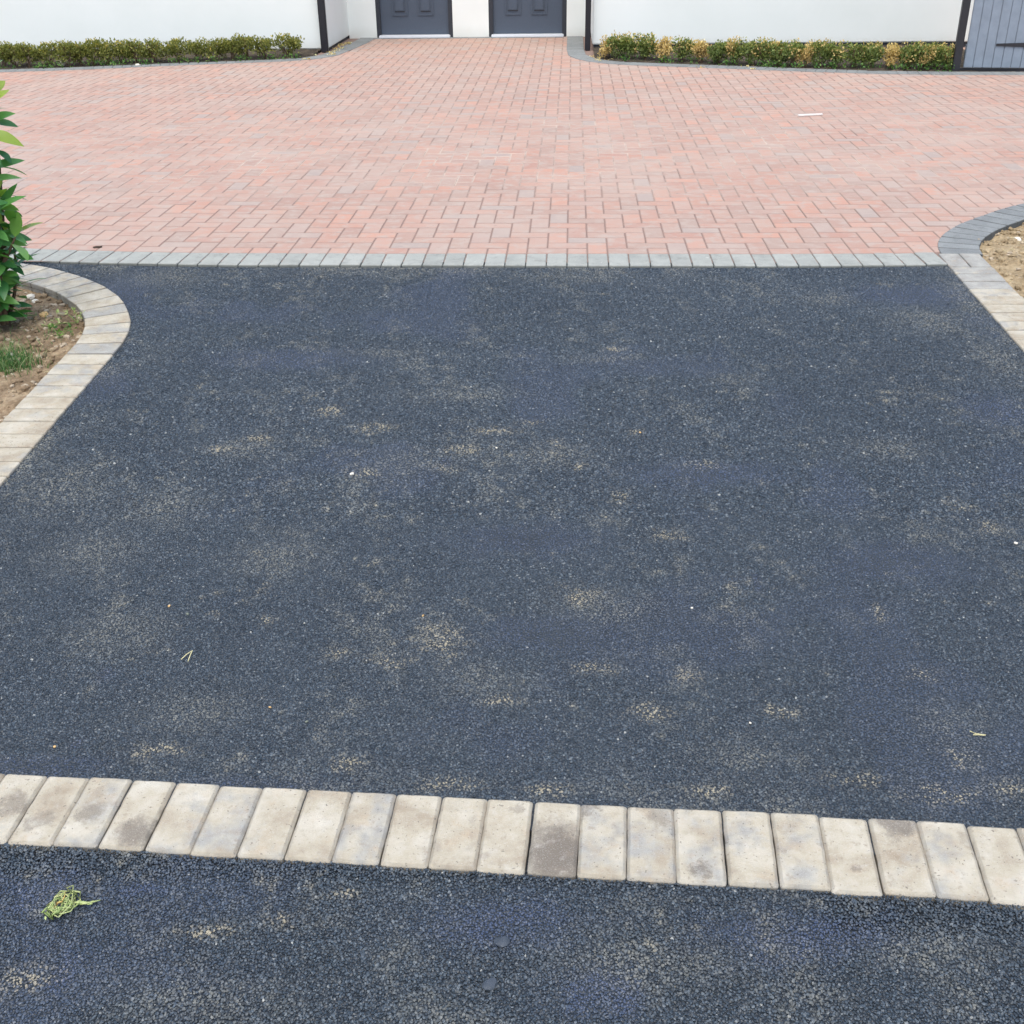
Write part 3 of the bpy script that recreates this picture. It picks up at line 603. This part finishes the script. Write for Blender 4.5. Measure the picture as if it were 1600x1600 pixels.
def door(x0, x1, lab):
    d = empty('door', (x0, 1.45, 0)); d.parent = house; d['label'] = lab; W = x1 - x0
    def dp(name, dims, mat, bev=0): o = boxobj(name, dims, mat, d, bev); return o
    dp('door_leaf', (.055, W - .055, .045, .09, .035, 2.03), M['door'])
    dp('frame', (0, .055, .0, .12, 0, 2.10), M['frame'], .004); dp('frame', (W - .055, W, .0, .12, 0, 2.10), M['frame'], .004); dp('frame', (.055, W - .055, .0, .12, 2.03, 2.10), M['frame'], .004)
    dp('threshold', (.035, W - .035, -.075, .045, .004, .034), M['sill'], .005)
    for z0, z1 in ((.255, 1.0), (1.12, 1.9)):
        for c in (.295, .625):
            c = c * W / .98 + .01; a = .105
            for dims in ((c - a, c - a + .022, .033, .047, z0, z1), (c + a - .022, c + a, .033, .047, z0, z1), (c - a + .022, c + a - .022, .033, .047, z0, z0 + .022), (c - a + .022, c + a - .022, .033, .047, z1 - .022, z1)):
                dp('moulding', dims, M['door'], .004)
            dp('door_panel', (c - a + .045, c + a - .045, .026, .047, z0 + .055, z1 - .055), M['door'], .009)
            dp('panel_groove', (c - a + .04, c + a - .04, .041, .0465, z0 + .046, z0 + .056), M['frame'])
    dp('handle', (.085, .11, .01, .047, 1.0, 1.12), M['sill'], .004)
door(-2.50, -1.52, 'left door of the pair, beside the left downpipe'); door(-1.06, -.07, 'right door of the pair')

# ------------------------------------------------------------------ gate
gate = tag(empty('boarded_gate', (3.83, 12.04, 0)), 'pale blue-grey vertical boarded gate with black strap hinge at the far right', 'gate')
gate.rotation_euler = (0, 0, math.atan2(-.07, .60)); bx_ = .03
for i in range(28):
    o = boxobj('board', (bx_ + .001, bx_ + .0865, -.012, .012, .035, 1.85), M['gate'], gate, .004); bx_ += .088
boxobj('bottom_rail', (.03, 2.49, .0122, .05, .12, .24), M['gate'], gate); boxobj('top_rail', (.03, 2.49, .0122, .05, 1.6, 1.72), M['gate'], gate)
boxobj('gate_post', (-.075, -.005, -.035, .035, -.1, 1.95), M['iron'], gate, .004); boxobj('gate_post', (2.50, 2.57, -.035, .035, -.1, 1.95), M['iron'], gate, .004)
boxobj('gap_shade_strip', (.0, 2.49, .005, .03, -.02, .03), M['iron'], gate)  # black strip standing in for the shade in the gap under the boards
for z in (.245, 1.55):
    L = [(.30, z - .010), (2.40, z - .085), (2.40, z + .085), (.30, z + .010)]
    v = [(a, -.022, c) for a, c in L] + [(a, -.0125, c) for a, c in L]
    h = link('strap_hinge', mesh('strap_hinge', v, [(0, 1, 2, 3), (7, 6, 5, 4), (0, 4, 5, 1), (1, 5, 6, 2), (2, 6, 7, 3), (3, 7, 4, 0)]), M['iron'], gate)

# ------------------------------------------------------------------ hedge plants
def bush_meshes(seed, mode, w=.32, d=.25, h=.245, low=.05, n=520):
    g = np.random.default_rng(seed); V, F, A = [], [], []
    lob = [(g.uniform(-w * .3, w * .3), g.uniform(-d * .3, d * .3), g.uniform(low + .05, h - .045), g.uniform(.045, .075)) for _ in range(16)]
    k = 0
    while k < n:
        cx, cyy, cz, r = lob[g.integers(len(lob))]
        q = g.normal(0, 1, 3); q /= np.linalg.norm(q); q *= r * g.uniform(.45, 1.08); p = np.array([cx, cyy, cz]) + q
        if p[2] > h + .012 or p[2] < low * .5: continue
        k += 1; s = g.uniform(.010, .018); ax = q / np.linalg.norm(q) + g.normal(0, .6, 3) + np.array([0, 0, .5]); ax /= np.linalg.norm(ax)
        sd_ = np.cross(ax, g.normal(0, 1, 3)); sd_ /= np.linalg.norm(sd_); b = len(V)
        for pt in (p - ax * s * .9, p + sd_ * s * .55, p + ax * s, p - sd_ * s * .55): V.append(pt)
        F.append((b, b + 1, b + 2, b + 3)); top = sst(np.array(p[2] / h), .55, 1.0)
        a = np.clip(g.beta(2, 3) * .75 + .30 * float(top) * g.random(), 0, 1); A += [a] * 4
    fol = mesh('foliage', V, F, {'rnd': A})
    sv, sf = [], []
    for _ in range(7):
        a = (g.uniform(-.03, .03), g.uniform(-.03, .03), -.01); e = (g.uniform(-w * .4, w * .4), g.uniform(-d * .4, d * .4), h * .8)
        m = ((a[0] + e[0]) / 2 + g.normal(0, .01), (a[1] + e[1]) / 2, h * .4); tube(sv, sf, [a, m, e], [.0045, .0035, .002], 4)
    return fol, mesh('stems', sv, sf)
gl = [bush_meshes(500 + i, 0, n=1150, low=.035) for i in range(5)]; gr = [bush_meshes(520 + i, 0, n=1150, low=.015) for i in range(5)]; gd = [bush_meshes(540 + i, 1, n=900, low=.02, w=.21) for i in range(4)]
gt = [bush_meshes(560 + i, 1, n=130, low=.04, w=.30, h=.25)[0] for i in range(4)]
def bush(x, y, kind, name, label, group, sx=1.0, sz=1.0):
    fol, st = random.choice({'L': gl, 'G': gr, 'D': gd, 'M': gr}[kind])
    r = tag(empty(name, (x, y, .008)), label, 'shrub', group); r.rotation_euler = (0, 0, random.uniform(-.5, .5) + random.choice((0, math.pi))); r.scale = (sx, 1, sz)
    mt = {'L': M['box'], 'G': M['boxr'], 'D': M['boxd'], 'M': M['boxr']}[kind]
    fol = fol.copy(); fol.materials.clear(); fol.materials.append(mt); link('foliage', fol, None, r); link('stems', st, M['twig'], r)
    if kind == 'G' and random.random() < .75:
        f3 = random.choice(gt).copy(); f3.materials.clear(); f3.materials.append(M['boxd']); o3 = link('dead_foliage', f3, None, r); o3['label'] = 'scattered tan leaves'; o3.location = (0, -.02, .012); o3.rotation_euler = (0, 0, random.uniform(-.4, .4))
    if kind == 'M':
        f2, _ = random.choice(gd); f2 = f2.copy(); f2.materials.clear(); f2.materials.append(M['boxd']); o = link('dead_foliage', f2, None, r); o['label'] = 'dead tan shoots'; o.scale = (.75, .85, .9); o.location = (random.uniform(-.04, .04), -.03, .035)
ORD = ['first', 'second', 'third', 'fourth', 'fifth', 'sixth', 'seventh', 'eighth', 'ninth', 'tenth', 'eleventh', 'twelfth', 'thirteenth', 'fourteenth', 'fifteenth', 'sixteenth', 'seventeenth', 'eighteenth']
HL = [(-6.18, 12.8), (-6.06, 12.8), (-5.91, 12.81), (-5.7, 12.83), (-5.48, 12.85), (-5.36, 12.9), (-5.24, 12.93), (-5.1, 12.98), (-4.95, 13.03), (-4.8, 13.06), (-4.61, 13.1), (-4.37, 13.15), (-4.16, 13.19), (-3.94, 13.25), (-3.79, 13.3), (-3.63, 13.34), (-3.44, 13.39), (-3.19, 13.46)]
random.seed(21)
for i, (x, y) in enumerate(HL):
    j = len(HL) - 1 - i
    lab = 'olive green box bush ending the left hedge, next to the left downpipe' if j == 0 else f'olive green box bush, {ORD[j]} from the downpipe end of the left hedge'
    bush(x, y, 'L', 'box_bush', lab, 'box bushes of the low hedge along the left wall', 1.12 if i in (3, 4, 17) else .98, 1.0 + random.uniform(-.06, .08))
HR = [(0.38, 13.19, 'D'), (0.50, 13.14, 'G'), (0.64, 13.08, 'G'), (0.8, 13.01, 'G'), (0.98, 12.93, 'D'), (1.17, 12.84, 'G'), (1.36, 12.77, 'D'), (1.53, 12.7, 'G'), (1.71, 12.63, 'M'), (1.86, 12.57, 'G'), (1.99, 12.52, 'G'), (2.13, 12.47, 'M'), (2.25, 12.42, 'G'), (2.37, 12.39, 'D'), (2.52, 12.36, 'G'), (2.68, 12.33, 'G'), (2.86, 12.3, 'G'), (3.02, 12.27, 'G'), (3.2, 12.23, 'D'), (3.37, 12.2, 'G'), (3.5, 12.17, 'M'), (3.62, 12.15, 'G'), (3.72, 12.12, 'M')]
cnt = {'G': 0, 'D': 0, 'M': 0}
for x, y, k in HR:
    cnt[k] += 1; o_ = ORD[cnt[k] - 1]
    nm = {'G': 'green box bush', 'D': 'dead tan box bush', 'M': 'half dead box bush'}[k]
    lab = f'{nm}, {o_} of its kind from the doors along the right hedge'
    if x == .38: lab = 'dead tan box bush at the doors end of the right hedge, beside the right downpipe'
    if x == 3.72: lab = 'half dead box bush at the gate end of the right hedge'
    bush(x, y, k, 'box_bush' if k != 'D' else 'dead_box_bush', lab, 'box bushes of the low hedge along the right wall', 1.0 if k != 'D' else .85, (1.0 if k != 'D' else .96) + random.uniform(-.05, .06))
# weeds and litter under the hedges
def leaf_scatter(name, pts, s0, s1, mat, seed, tall=.05):
    g = np.random.default_rng(seed); V, F, A = [], [], []
    for x, y, z in pts:
        for _ in range(g.integers(5, 12)):
            p = np.array([x + g.normal(0, .025), y + g.normal(0, .02), z + g.uniform(.0, tall)]); s = g.uniform(s0, s1)
            ax = g.normal(0, 1, 3) + np.array([0, 0, .8]); ax /= np.linalg.norm(ax); sd_ = np.cross(ax, g.normal(0, 1, 3)); sd_ /= np.linalg.norm(sd_); b = len(V)
            for pt in (p - ax * s, p + sd_ * s * .6, p + ax * s, p - sd_ * s * .6): V.append(pt)
            F.append((b, b + 1, b + 2, b + 3)); A += [g.random()] * 4
    return tag(link(name, mesh(name, V, F, {'rnd': A}), mat), kind='stuff')
pw = []
for _ in range(75):
    x = random.uniform(-6.3, -3.05); pw.append((x, np.interp(x, [h[0] for h in HL], [h[1] for h in HL]) - random.uniform(.06, .17), .005))
for _ in range(80):
    x = random.uniform(.5, 3.75); pw.append((x, np.interp(x, [h[0] for h in HR], [h[1] for h in HR]) - random.uniform(.05, .15), .005))
tag(leaf_scatter('hedge_weeds', pw, .008, .018, M['weed'], 61, .06), 'low green weeds growing at the foot of the hedges', 'weeds')
pl = [(x, y, .002) for x, y in [(random.uniform(.22, .6), random.uniform(13.0, 13.5)) for _ in range(14)] + [(random.uniform(-2.84, -2.72), random.uniform(13.7, 15.2)) for _ in range(26)] + [(random.uniform(.8, 3.6), random.uniform(12.2, 12.5)) for _ in range(8)] + [(random.uniform(-3.1, -2.9), random.uniform(13.3, 13.8)) for _ in range(6)]]
tag(leaf_scatter('leaf_litter', pl, .008, .014, M['boxd'], 62, .012), 'tan leaf litter and grit along the foot of the walls', 'litter')

# pale stone standing in the gap of the left hedge
def stone(name, loc, r, mat, seed, label, cat, group=None, sq=(1, 1, .7), sub=2, parent=None):
    bm = bmesh.new(); bmesh.ops.create_icosphere(bm, subdivisions=sub, radius=1); g = np.random.default_rng(seed); o3 = Vector(g.uniform(-50, 50, 3))
    for v in bm.verts:
        n = mnoise.noise(v.co * 1.3 + o3) * .35; v.co = v.co * (1 + n); v.co = Vector((v.co.x * r * sq[0], v.co.y * r * sq[1], v.co.z * r * sq[2]))
    me = bpy.data.meshes.new(name); bm.to_mesh(me); bm.free(); o = link(name, me, mat, parent, loc); o.rotation_euler = (0, 0, g.uniform(0, 6))
    if label: tag(o, label, cat, group)
    return o
stone('pale_stone', (-5.57, 12.88, .05), .055, M['pebw'], 5, 'pale pinkish stone showing through a gap in the left hedge', 'stone', sq=(.8, .6, 1.3))
stone('pale_stone', (-4.72, 12.86, .012), .03, M['pebw'], 6, 'white flat stone on the paving edge in front of the left hedge', 'stone', sq=(1.4, .8, .5))

# ------------------------------------------------------------------ laurel shrub
shrub = tag(empty('laurel_shrub', (-2.47, 4.60, -.06)), 'leafy green laurel shrub in the left soil bed at the picture edge', 'shrub')
def leaf_mesh(seed, L=.115, W=.046):
    g = np.random.default_rng(seed); V, F = [], []; n = 7; bend = g.uniform(.15, .45); cup = g.uniform(.10, .28); tw = g.uniform(-.25, .25)
    for i in range(n + 1):
        t = i / n; w = W / 2 * (math.sin(math.pi * t ** .85) ** .8 if 0 < t < 1 else .02); x = L * t; z = -bend * L * t * t
        for s in (-1, 0, 1): V.append((x, s * w, z + cup * abs(s) * w + tw * s * w * t))
    for i in range(n):
        for k in (0, 1): a = i * 3 + k; F.append((a, a + 1, a + 4, a + 3))
    me = mesh('leaf', V, F); me.polygons.foreach_set('use_smooth', [True] * len(me.polygons)); me.materials.append(M['laurel']); return me
LM = [leaf_mesh(700 + i, .098 + .012 * (i % 3), .044 + .008 * (i % 2)) for i in range(6)]
def place_leaf(p, d, roll=0., s=1.0, rnd=None):
    o = link('leaf', random.choice(LM), None, shrub); d = Vector(d).normalized(); upv = Vector((0, 0, 1)); sd_ = upv.cross(d)
    if sd_.length < .05: sd_ = Vector((0, 1, 0))
    sd_.normalize(); nn = d.cross(sd_); m = Matrix((d, sd_, nn)).transposed().to_4x4() @ Matrix.Rotation(roll, 4, 'X') @ Matrix.Scale(s, 4)
    o.matrix_local = Matrix.Translation(Vector(p)) @ m; o['rnd'] = random.random() if rnd is None else rnd
random.seed(33)
stems = [((0, 0, 0), (.03, .01, .25), (.09, .0, .56), (.125, .02, .98)), ((.015, 0, 0), (.045, -.03, .18), (.075, -.05, .34), (.095, -.05, .50)), ((-.02, .02, 0), (-.04, .05, .35), (.02, .08, .8), (.075, .1, 1.22)),
         ((-.03, -.02, 0), (-.10, -.08, .3), (-.08, -.12, .7), (-.03, -.1, 1.1)), ((0, .03, 0), (.03, .10, .3), (.06, .16, .65), (.10, .16, 1.0)), ((-.05, 0, 0), (-.22, .05, .25), (-.28, .08, .6), (-.28, .1, .95)),
         ((-.02, -.03, 0), (-.02, -.14, .2), (.0, -.18, .5), (.03, -.18, .85)), ((.01, .02, 0), (.05, .06, .12), (.075, .08, .25), (.09, .09, .42)), ((.01, -.02, 0), (.04, .03, .18), (.06, .02, .34), (.085, .03, .56)),
         ((.0, -.01, 0), (.03, -.06, .22), (.05, -.10, .42), (.075, -.09, .70)), ((.0, .0, 0), (.02, .06, .3), (.05, .09, .6), (.10, .1, .90)), ((.07, -.04, .26), (.10, -.03, .31), (.125, -.02, .35), (.145, -.01, .385))]
for si, st in enumerate(stems):
    v, f = [], []; tube(v, f, st, [.010, .008, .006, .003], 6); link('stem', mesh('stem', v, f), M['twig'] if True else None, shrub)
    P = [Vector(p) for p in st]; seg = [(P[i + 1] - P[i]).length for i in range(3)]; tot = sum(seg)
    nl = int(tot / (.036 if st[-1][2] > .75 else .026))
    for k in range(nl):
        t = (k + .9) / nl; 
        if t < .18 and random.random() < .5: continue
        s = t * tot; i = 0
        while i < 2 and s > seg[i]: s -= seg[i]; i += 1
        p = P[i].lerp(P[i + 1], min(1, s / seg[i])); a = k * 2.4 + si; out = Vector((math.cos(a), math.sin(a), 0))
        el = random.uniform(-.35, .55) if t < .85 else random.uniform(.5, 1.5)
        place_leaf(p + out * .004, out + Vector((0, 0, el)), random.uniform(-.6, .6), random.uniform(.8, 1.2), min(1, max(0, random.gauss(.5, .22) + .35 * (t > .86))))

# ------------------------------------------------------------------ grass tuft, seedlings, stones on soil
def blades(name, cx, cy, rx, ry, n, h0, h1, mat, seed, hfun):
    g = np.random.default_rng(seed); V, F, A = [], [], []
    for _ in range(n):
        x = cx + g.normal(0, rx); y = cy + g.normal(0, ry)
        if x > -2.06 - .02: continue
        z = float(hfun(np.array([x]), np.array([y]))[0]) - .004; a = g.uniform(0, 6.28); L = g.uniform(h0, h1); ln = g.uniform(.3, 1.1); w = g.uniform(.0012, .0024); b = len(V); r = g.random()
        for k in range(4):
            t = k / 3; q = (x + math.cos(a) * L * ln * t * t * .7 + math.cos(a) * L * .25 * t, y + math.sin(a) * L * ln * t * t * .7, z + L * (t - .35 * ln * t * t)); ww = w * (1 - t * .85)
            V += [(q[0] - math.sin(a) * ww, q[1] + math.cos(a) * ww, q[2]), (q[0] + math.sin(a) * ww, q[1] - math.cos(a) * ww, q[2])]; A += [r, r]
        for k in range(3): F.append((b + 2 * k, b + 2 * k + 1, b + 2 * k + 3, b + 2 * k + 2))
    return tag(link(name, mesh(name, V, F, {'rnd': A}), mat), kind='stuff')
tag(blades('grass', -2.37, 4.21, .10, .06, 1500, .03, .10, M['grass'], 71, SOIL_L), 'tuft of green grass in the left soil bed by the shrub', 'grass')
tag(blades('thin_grass', -2.35, 4.45, .22, .28, 260, .02, .05, M['grass'], 72, SOIL_L), 'sparse short grass sprouting over the left soil bed', 'grass')
def sprig(name, base, tips, mat, label, cat, leafs=.012, seed=1, hang=0.0):
    g = np.random.default_rng(seed); o = tag(empty(name, base), label, cat)
    for tp in tips:
        v, f = [], []; m = (tp[0] * .5 + g.normal(0, .008), tp[1] * .5 + g.normal(0, .008), tp[2] * .75 + .012); tube(v, f, [(0, 0, 0), m, tp], [.0022, .0018, .001], 4); link('stem', mesh('stem', v, f), M['stemg'], o)
        V, F, A = [], [], []
        for k in range(10):
            t = g.uniform(.35, 1.05); p = np.array([tp[0] * t, tp[1] * t, (m[2] * 4 * t * (1 - t) + tp[2] * t * t)]) ; ax = g.normal(0, 1, 3) + np.array([0, 0, .6]); ax /= np.linalg.norm(ax)
            sd_ = np.cross(ax, g.normal(0, 1, 3)); sd_ /= np.linalg.norm(sd_); s = leafs * g.uniform(.7, 1.4); b = len(V)
            for pt in (p, p + ax * s + sd_ * s * .45, p + ax * s * 2, p + ax * s - sd_ * s * .45): V.append(pt)
            F.append((b, b + 1, b + 2, b + 3)); A += [g.random()] * 4
        link('leaves', mesh('leaves', V, F, {'rnd': A}), mat, o)
    return o
def sz(x, y, f): return float(f(np.array([x]), np.array([y]))[0])
sprig('seedling_weed', (-2.17, 4.67, sz(-2.17, 4.67, SOIL_L)), [(-.13, -.08, .010), (-.10, .03, .03), (-.03, .05, .03), (.03, .03, .02), (-.09, -.10, .006)], M['wilt'], 'bright green sprawling weed beside the curved kerb in the left bed', 'weed', .009, 3)
sprig('seedling_weed', (-2.20, 4.54, sz(-2.20, 4.54, SOIL_L)), [(.05, .04, .02), (-.05, .02, .02), (.02, -.06, .015), (.07, -.02, .02)], M['weed'], 'small dark green weed on the soil below the sprawling one', 'weed', .010, 4)
def stones_on(name, n, xr, yr, f, keep, mat, seed, r0, r1):
    g = np.random.default_rng(seed); bm = bmesh.new(); done = 0
    while done < n:
        x, y = g.uniform(*xr), g.uniform(*yr)
        if not keep(x, y): continue
        done += 1; r = r0 + (r1 - r0) * g.random() ** 3; z = sz(x, y, f); res = bmesh.ops.create_icosphere(bm, subdivisions=1, radius=1)
        o3 = Vector(g.uniform(-50, 50, 3)); rz = Matrix.Rotation(g.uniform(0, 6.28), 3, 'Z'); q = (r * g.uniform(.9, 1.5), r * g.uniform(.7, 1.1), r * g.uniform(.45, .8))
        for v in res['verts']:
            c = v.co * (1 + .4 * mnoise.noise(v.co * 1.5 + o3)); c = rz @ Vector((c.x * q[0], c.y * q[1], c.z * q[2])); v.co = c + Vector((x, y, z + q[2] * .3))
    me = bpy.data.meshes.new(name); bm.to_mesh(me); bm.free(); return tag(link(name, me, mat), kind='stuff')
kl = lambda x, y: x < -2.07 and y < float(np.interp(x, LOUT[::-1, 0], LOUT[::-1, 1])) - .23
tag(stones_on('soil_stones', 1000, (-2.9, -2.06), (2.6, 5.2), SOIL_L, kl, M['stone'], 81, .0025, .019), 'small pale stones scattered over the left soil bed', 'stones')
tag(stones_on('soil_clods', 1500, (-2.9, -2.06), (2.6, 5.2), SOIL_L, kl, M['bed'], 82, .004, .022), 'crumbs of brown soil over the left bed', 'soil')
kr = lambda x, y: y < float(np.interp(x, ROUT[:, 0], ROUT[:, 1])) - .25 and x > 2.02
tag(stones_on('soil_stones', 1100, (2.01, 3.2), (2.6, 6.3), SOIL_R, kr, M['stone'], 83, .003, .014), 'small pale stones scattered over the right soil bed', 'stones')
tag(stones_on('soil_clods', 2600, (2.01, 3.2), (2.6, 6.3), SOIL_R, kr, M['bedr'], 84, .004, .026), 'crumbs of dry tan soil over the right bed', 'soil')
def straws(name, n, xr, yr, f, keep, seed):
    g = np.random.default_rng(seed); v, q = [], []; k = 0
    while k < n:
        x, y = g.uniform(*xr), g.uniform(*yr)
        if not keep(x, y): continue
        k += 1; a = g.uniform(0, 6.28); L = g.uniform(.012, .05); z = sz(x, y, f); c, s_ = math.cos(a) * L, math.sin(a) * L
        tube(v, q, [(x, y, z + .003), (x + c * .5, y + s_ * .5, z + g.uniform(.004, .012)), (x + c, y + s_ * .9, z + .003)], [.001, .0012, .0007], 3)
    return tag(link(name, mesh(name, v, q), M['straw']), kind='stuff')
tag(straws('straw_bits', 130, (-2.9, -2.07), (2.8, 5.2), SOIL_L, kl, 91), 'bits of dry straw over the left soil bed', 'straw')
tag(straws('straw_bits', 90, (2.02, 2.8), (4.3, 6.2), SOIL_R, kr, 92), 'bits of dry straw over the right soil bed', 'straw')
for i, (x, y, r, m, lab) in enumerate([(-2.31, 4.93, .022, 'pebw', 'pale round stone tucked against the curved kerb in the left bed'), (-2.51, 4.97, .020, 'pebw', 'cream stone behind the shrub leaves near the curved kerb'), (-2.47, 4.93, .017, 'pebw', 'smaller cream stone just right of the cream one by the shrub'),
                                       (-2.34, 4.72, .022, 'pebo', 'orange tinted stone in the middle of the left soil bed'), (-2.31, 4.30, .016, 'pebw', 'white elongated stone at the edge of the grass tuft'), (-2.39, 3.92, .020, 'pebw', 'pale flat stone near the straight left kerb below the grass'),
                                       (2.30, 5.86, .022, 'pebw', 'whitish stone in the right soil bed near the charcoal kerb'), (2.13, 5.20, .02, 'pebw', 'whitish stone low in the right soil bed against the kerb')]):
    f = SOIL_L if x < 0 else SOIL_R; stone('stone', (x, y, sz(x, y, f) + r * .25), r, M[m], 900 + i, lab, 'stone', 'stones lying in the soil beds')

# ------------------------------------------------------------------ small things on the tarmac and bricks
def T(x, y): return float(tar_h(x, y))
for i, (x, y, r, m, lab) in enumerate([(-1.183, 1.98, .0065, 'pebo', 'orange pebble on the tarmac just above the left end of the front setts'), (-.709, 2.125, .006, 'pebo', 'tan pebble on the tarmac above the front setts, left of centre'), (-.609, 2.075, .006, 'pebg', 'dull olive pebble just right of the tan pebble above the front setts'),
                                       (-1.086, 2.536, .0065, 'pebo', 'cream orange pebble beside a grey-green pebble on the left tarmac'), (-1.024, 2.501, .008, 'pebg', 'grey-green pebble beside a cream pebble on the left tarmac'), (-.38, 2.499, .006, 'pebo', 'single peach pebble in the middle of the tarmac'),
                                       (.34, 2.54, .0065, 'pebw', 'single cream pebble right of the middle of the tarmac'), (-.705, 3.272, .012, 'pebw', 'largest whitish pebble beside an orange sand patch on the tarmac'), (-.239, 3.454, .007, 'pebw', 'small white pebble above the centre sand patch'),
                                       (.435, 2.087, .006, 'pebw', 'small white chip on the lower right tarmac'), (.253, 3.569, .008, 'pebo', 'tan pebble in a small sand patch on the upper tarmac'), (1.296, 2.866, .009, 'pebw', 'white sliver of stone at the right edge of the tarmac')]):
    stone('pebble', (x, y, T(x, y) + .0005), r * .62, M[m], 940 + i, lab, 'pebble', 'loose pebbles on the tarmac', (1.2, .9, .75), 1)
for i, (x, y, r, lab) in enumerate([(-.110, 1.470, .015, 'curved flat lump of bitumen on the footway tarmac, the farther of two'), (-.128, 1.378, .015, 'round flat lump of bitumen on the footway tarmac, the nearer of two')]):
    stone('bitumen_lump', (x, y, T(x, y) + .001), r, M['lump'], 960 + i, lab, 'lump', 'bitumen lumps', (1, .8, .28), 2)
def bits(name, loc, lines, r, mat, label, cat, group=None):
    o = tag(empty(name, loc), label, cat, group)
    for L in lines: v, f = [], []; tube(v, f, L, r, 4); link('stalk', mesh('stalk', v, f), mat, o)
    return o
bits('straw', (-.966, 2.305, T(-.966, 2.305) + .002), [[(.006, -.012, .001), (.005, .01, .003), (.004, .034, .002)], [(-.014, -.004, .001), (-.006, .015, .003), (.003, .032, .002)]], .0013, M['straw'], 'two joined dry straws on the left tarmac', 'straw')
bits('straw', (.943, 2.052, T(.943, 2.052) + .002), [[(-.014, .012, .002), (-.004, .002, .003), (.018, 0, .001)], [(-.010, .0, .001), (.0, -.002, .003), (.016, -.001, .001)]], .0012, M['straw'], 'bent dry straw on the right tarmac near the front setts', 'straw')
o = boxobj('wooden_stick', (-.105, .105, -.011, .011, 0, .012), M['wood'], None, .003); o.matrix_world = frame_mat(1.905, 9.48, .002, .27); tag(o, 'short whitish wooden stick lying on the brick paving', 'stick')
stone('dead_leaf', (-2.42, 5.605, .003), .022, M['dead'], 971, 'small dark dead leaf on the bricks near the left end of the grey kerb', 'leaf', None, (1.2, .55, .25), 2)
# wilted pulled-up weed on the footway
wx, wy = -.985, 1.530; weed = tag(empty('wilted_weed', (wx, wy, T(wx, wy) + .003)), 'wilted yellow-green pulled-up weed lying on the footway tarmac', 'weed')
g = np.random.default_rng(77)
def lobe_stem(pts, r, rn):
    v, f = [], []; tube(v, f, pts, r, 5); me = mesh('stem', v, f, {'rnd': [rn] * len(v)}); me.polygons.foreach_set('use_smooth', [True] * len(me.polygons)); link('stem', me, M['wilt'], weed)
for k in range(17):
    a = g.uniform(0, 6.28); c = np.array([g.normal(0, .009), g.normal(0, .011)]); pts = []
    for t in np.linspace(0, 1, 7):
        th = a + t * g.uniform(1.5, 4.0); rr = .008 + .020 * math.sin(math.pi * (t * .8 + .1)) * g.uniform(.8, 1.1)
        pts.append((c[0] * .6 + rr * math.cos(th), c[1] * .6 + rr * 1.25 * math.sin(th), .002 + .008 * g.random()))
    lobe_stem(pts, g.uniform(.0010, .0019), g.uniform(0, .9))
lobe_stem([(.0, .003, .006), (.001, .015, .010), (-.005, .03, .004)], .0009, 1.0); lobe_stem([(.002, .002, .010), (-.004, -.004, .012), (-.01, -.01, .006)], .002, 1.0)
lobe_stem([(.018, .006, .003), (.034, .004, .006), (.052, .006, .003), (.072, .015, .002)], [.0014, .0026, .0024, .001], .55)
lobe_stem([(.036, .002, .003), (.050, .002, .006), (.060, .012, .003)], .0016, .7)
V, F, A = [], [], []
for k in range(44):
    p = np.array([g.normal(0, .013), g.normal(0, .016), g.uniform(.002, .010)]) if k < 30 else np.array([g.uniform(.03, .06), .004 + g.normal(0, .002), .005]); ax = g.normal(0, 1, 3) * (1, 1, .4); ax /= np.linalg.norm(ax)
    sd_ = np.cross(ax, (0, 0, 1)); s = g.uniform(.003, .0055); b = len(V)
    for pt in (p - ax * s, p + sd_ * s * .5, p + ax * s, p - sd_ * s * .5): V.append(pt)
    F.append((b, b + 1, b + 2, b + 3)); A += [g.uniform(0, .95)] * 4
link('leaves', mesh('leaves', V, F, {'rnd': A}), M['wilt'], weed)
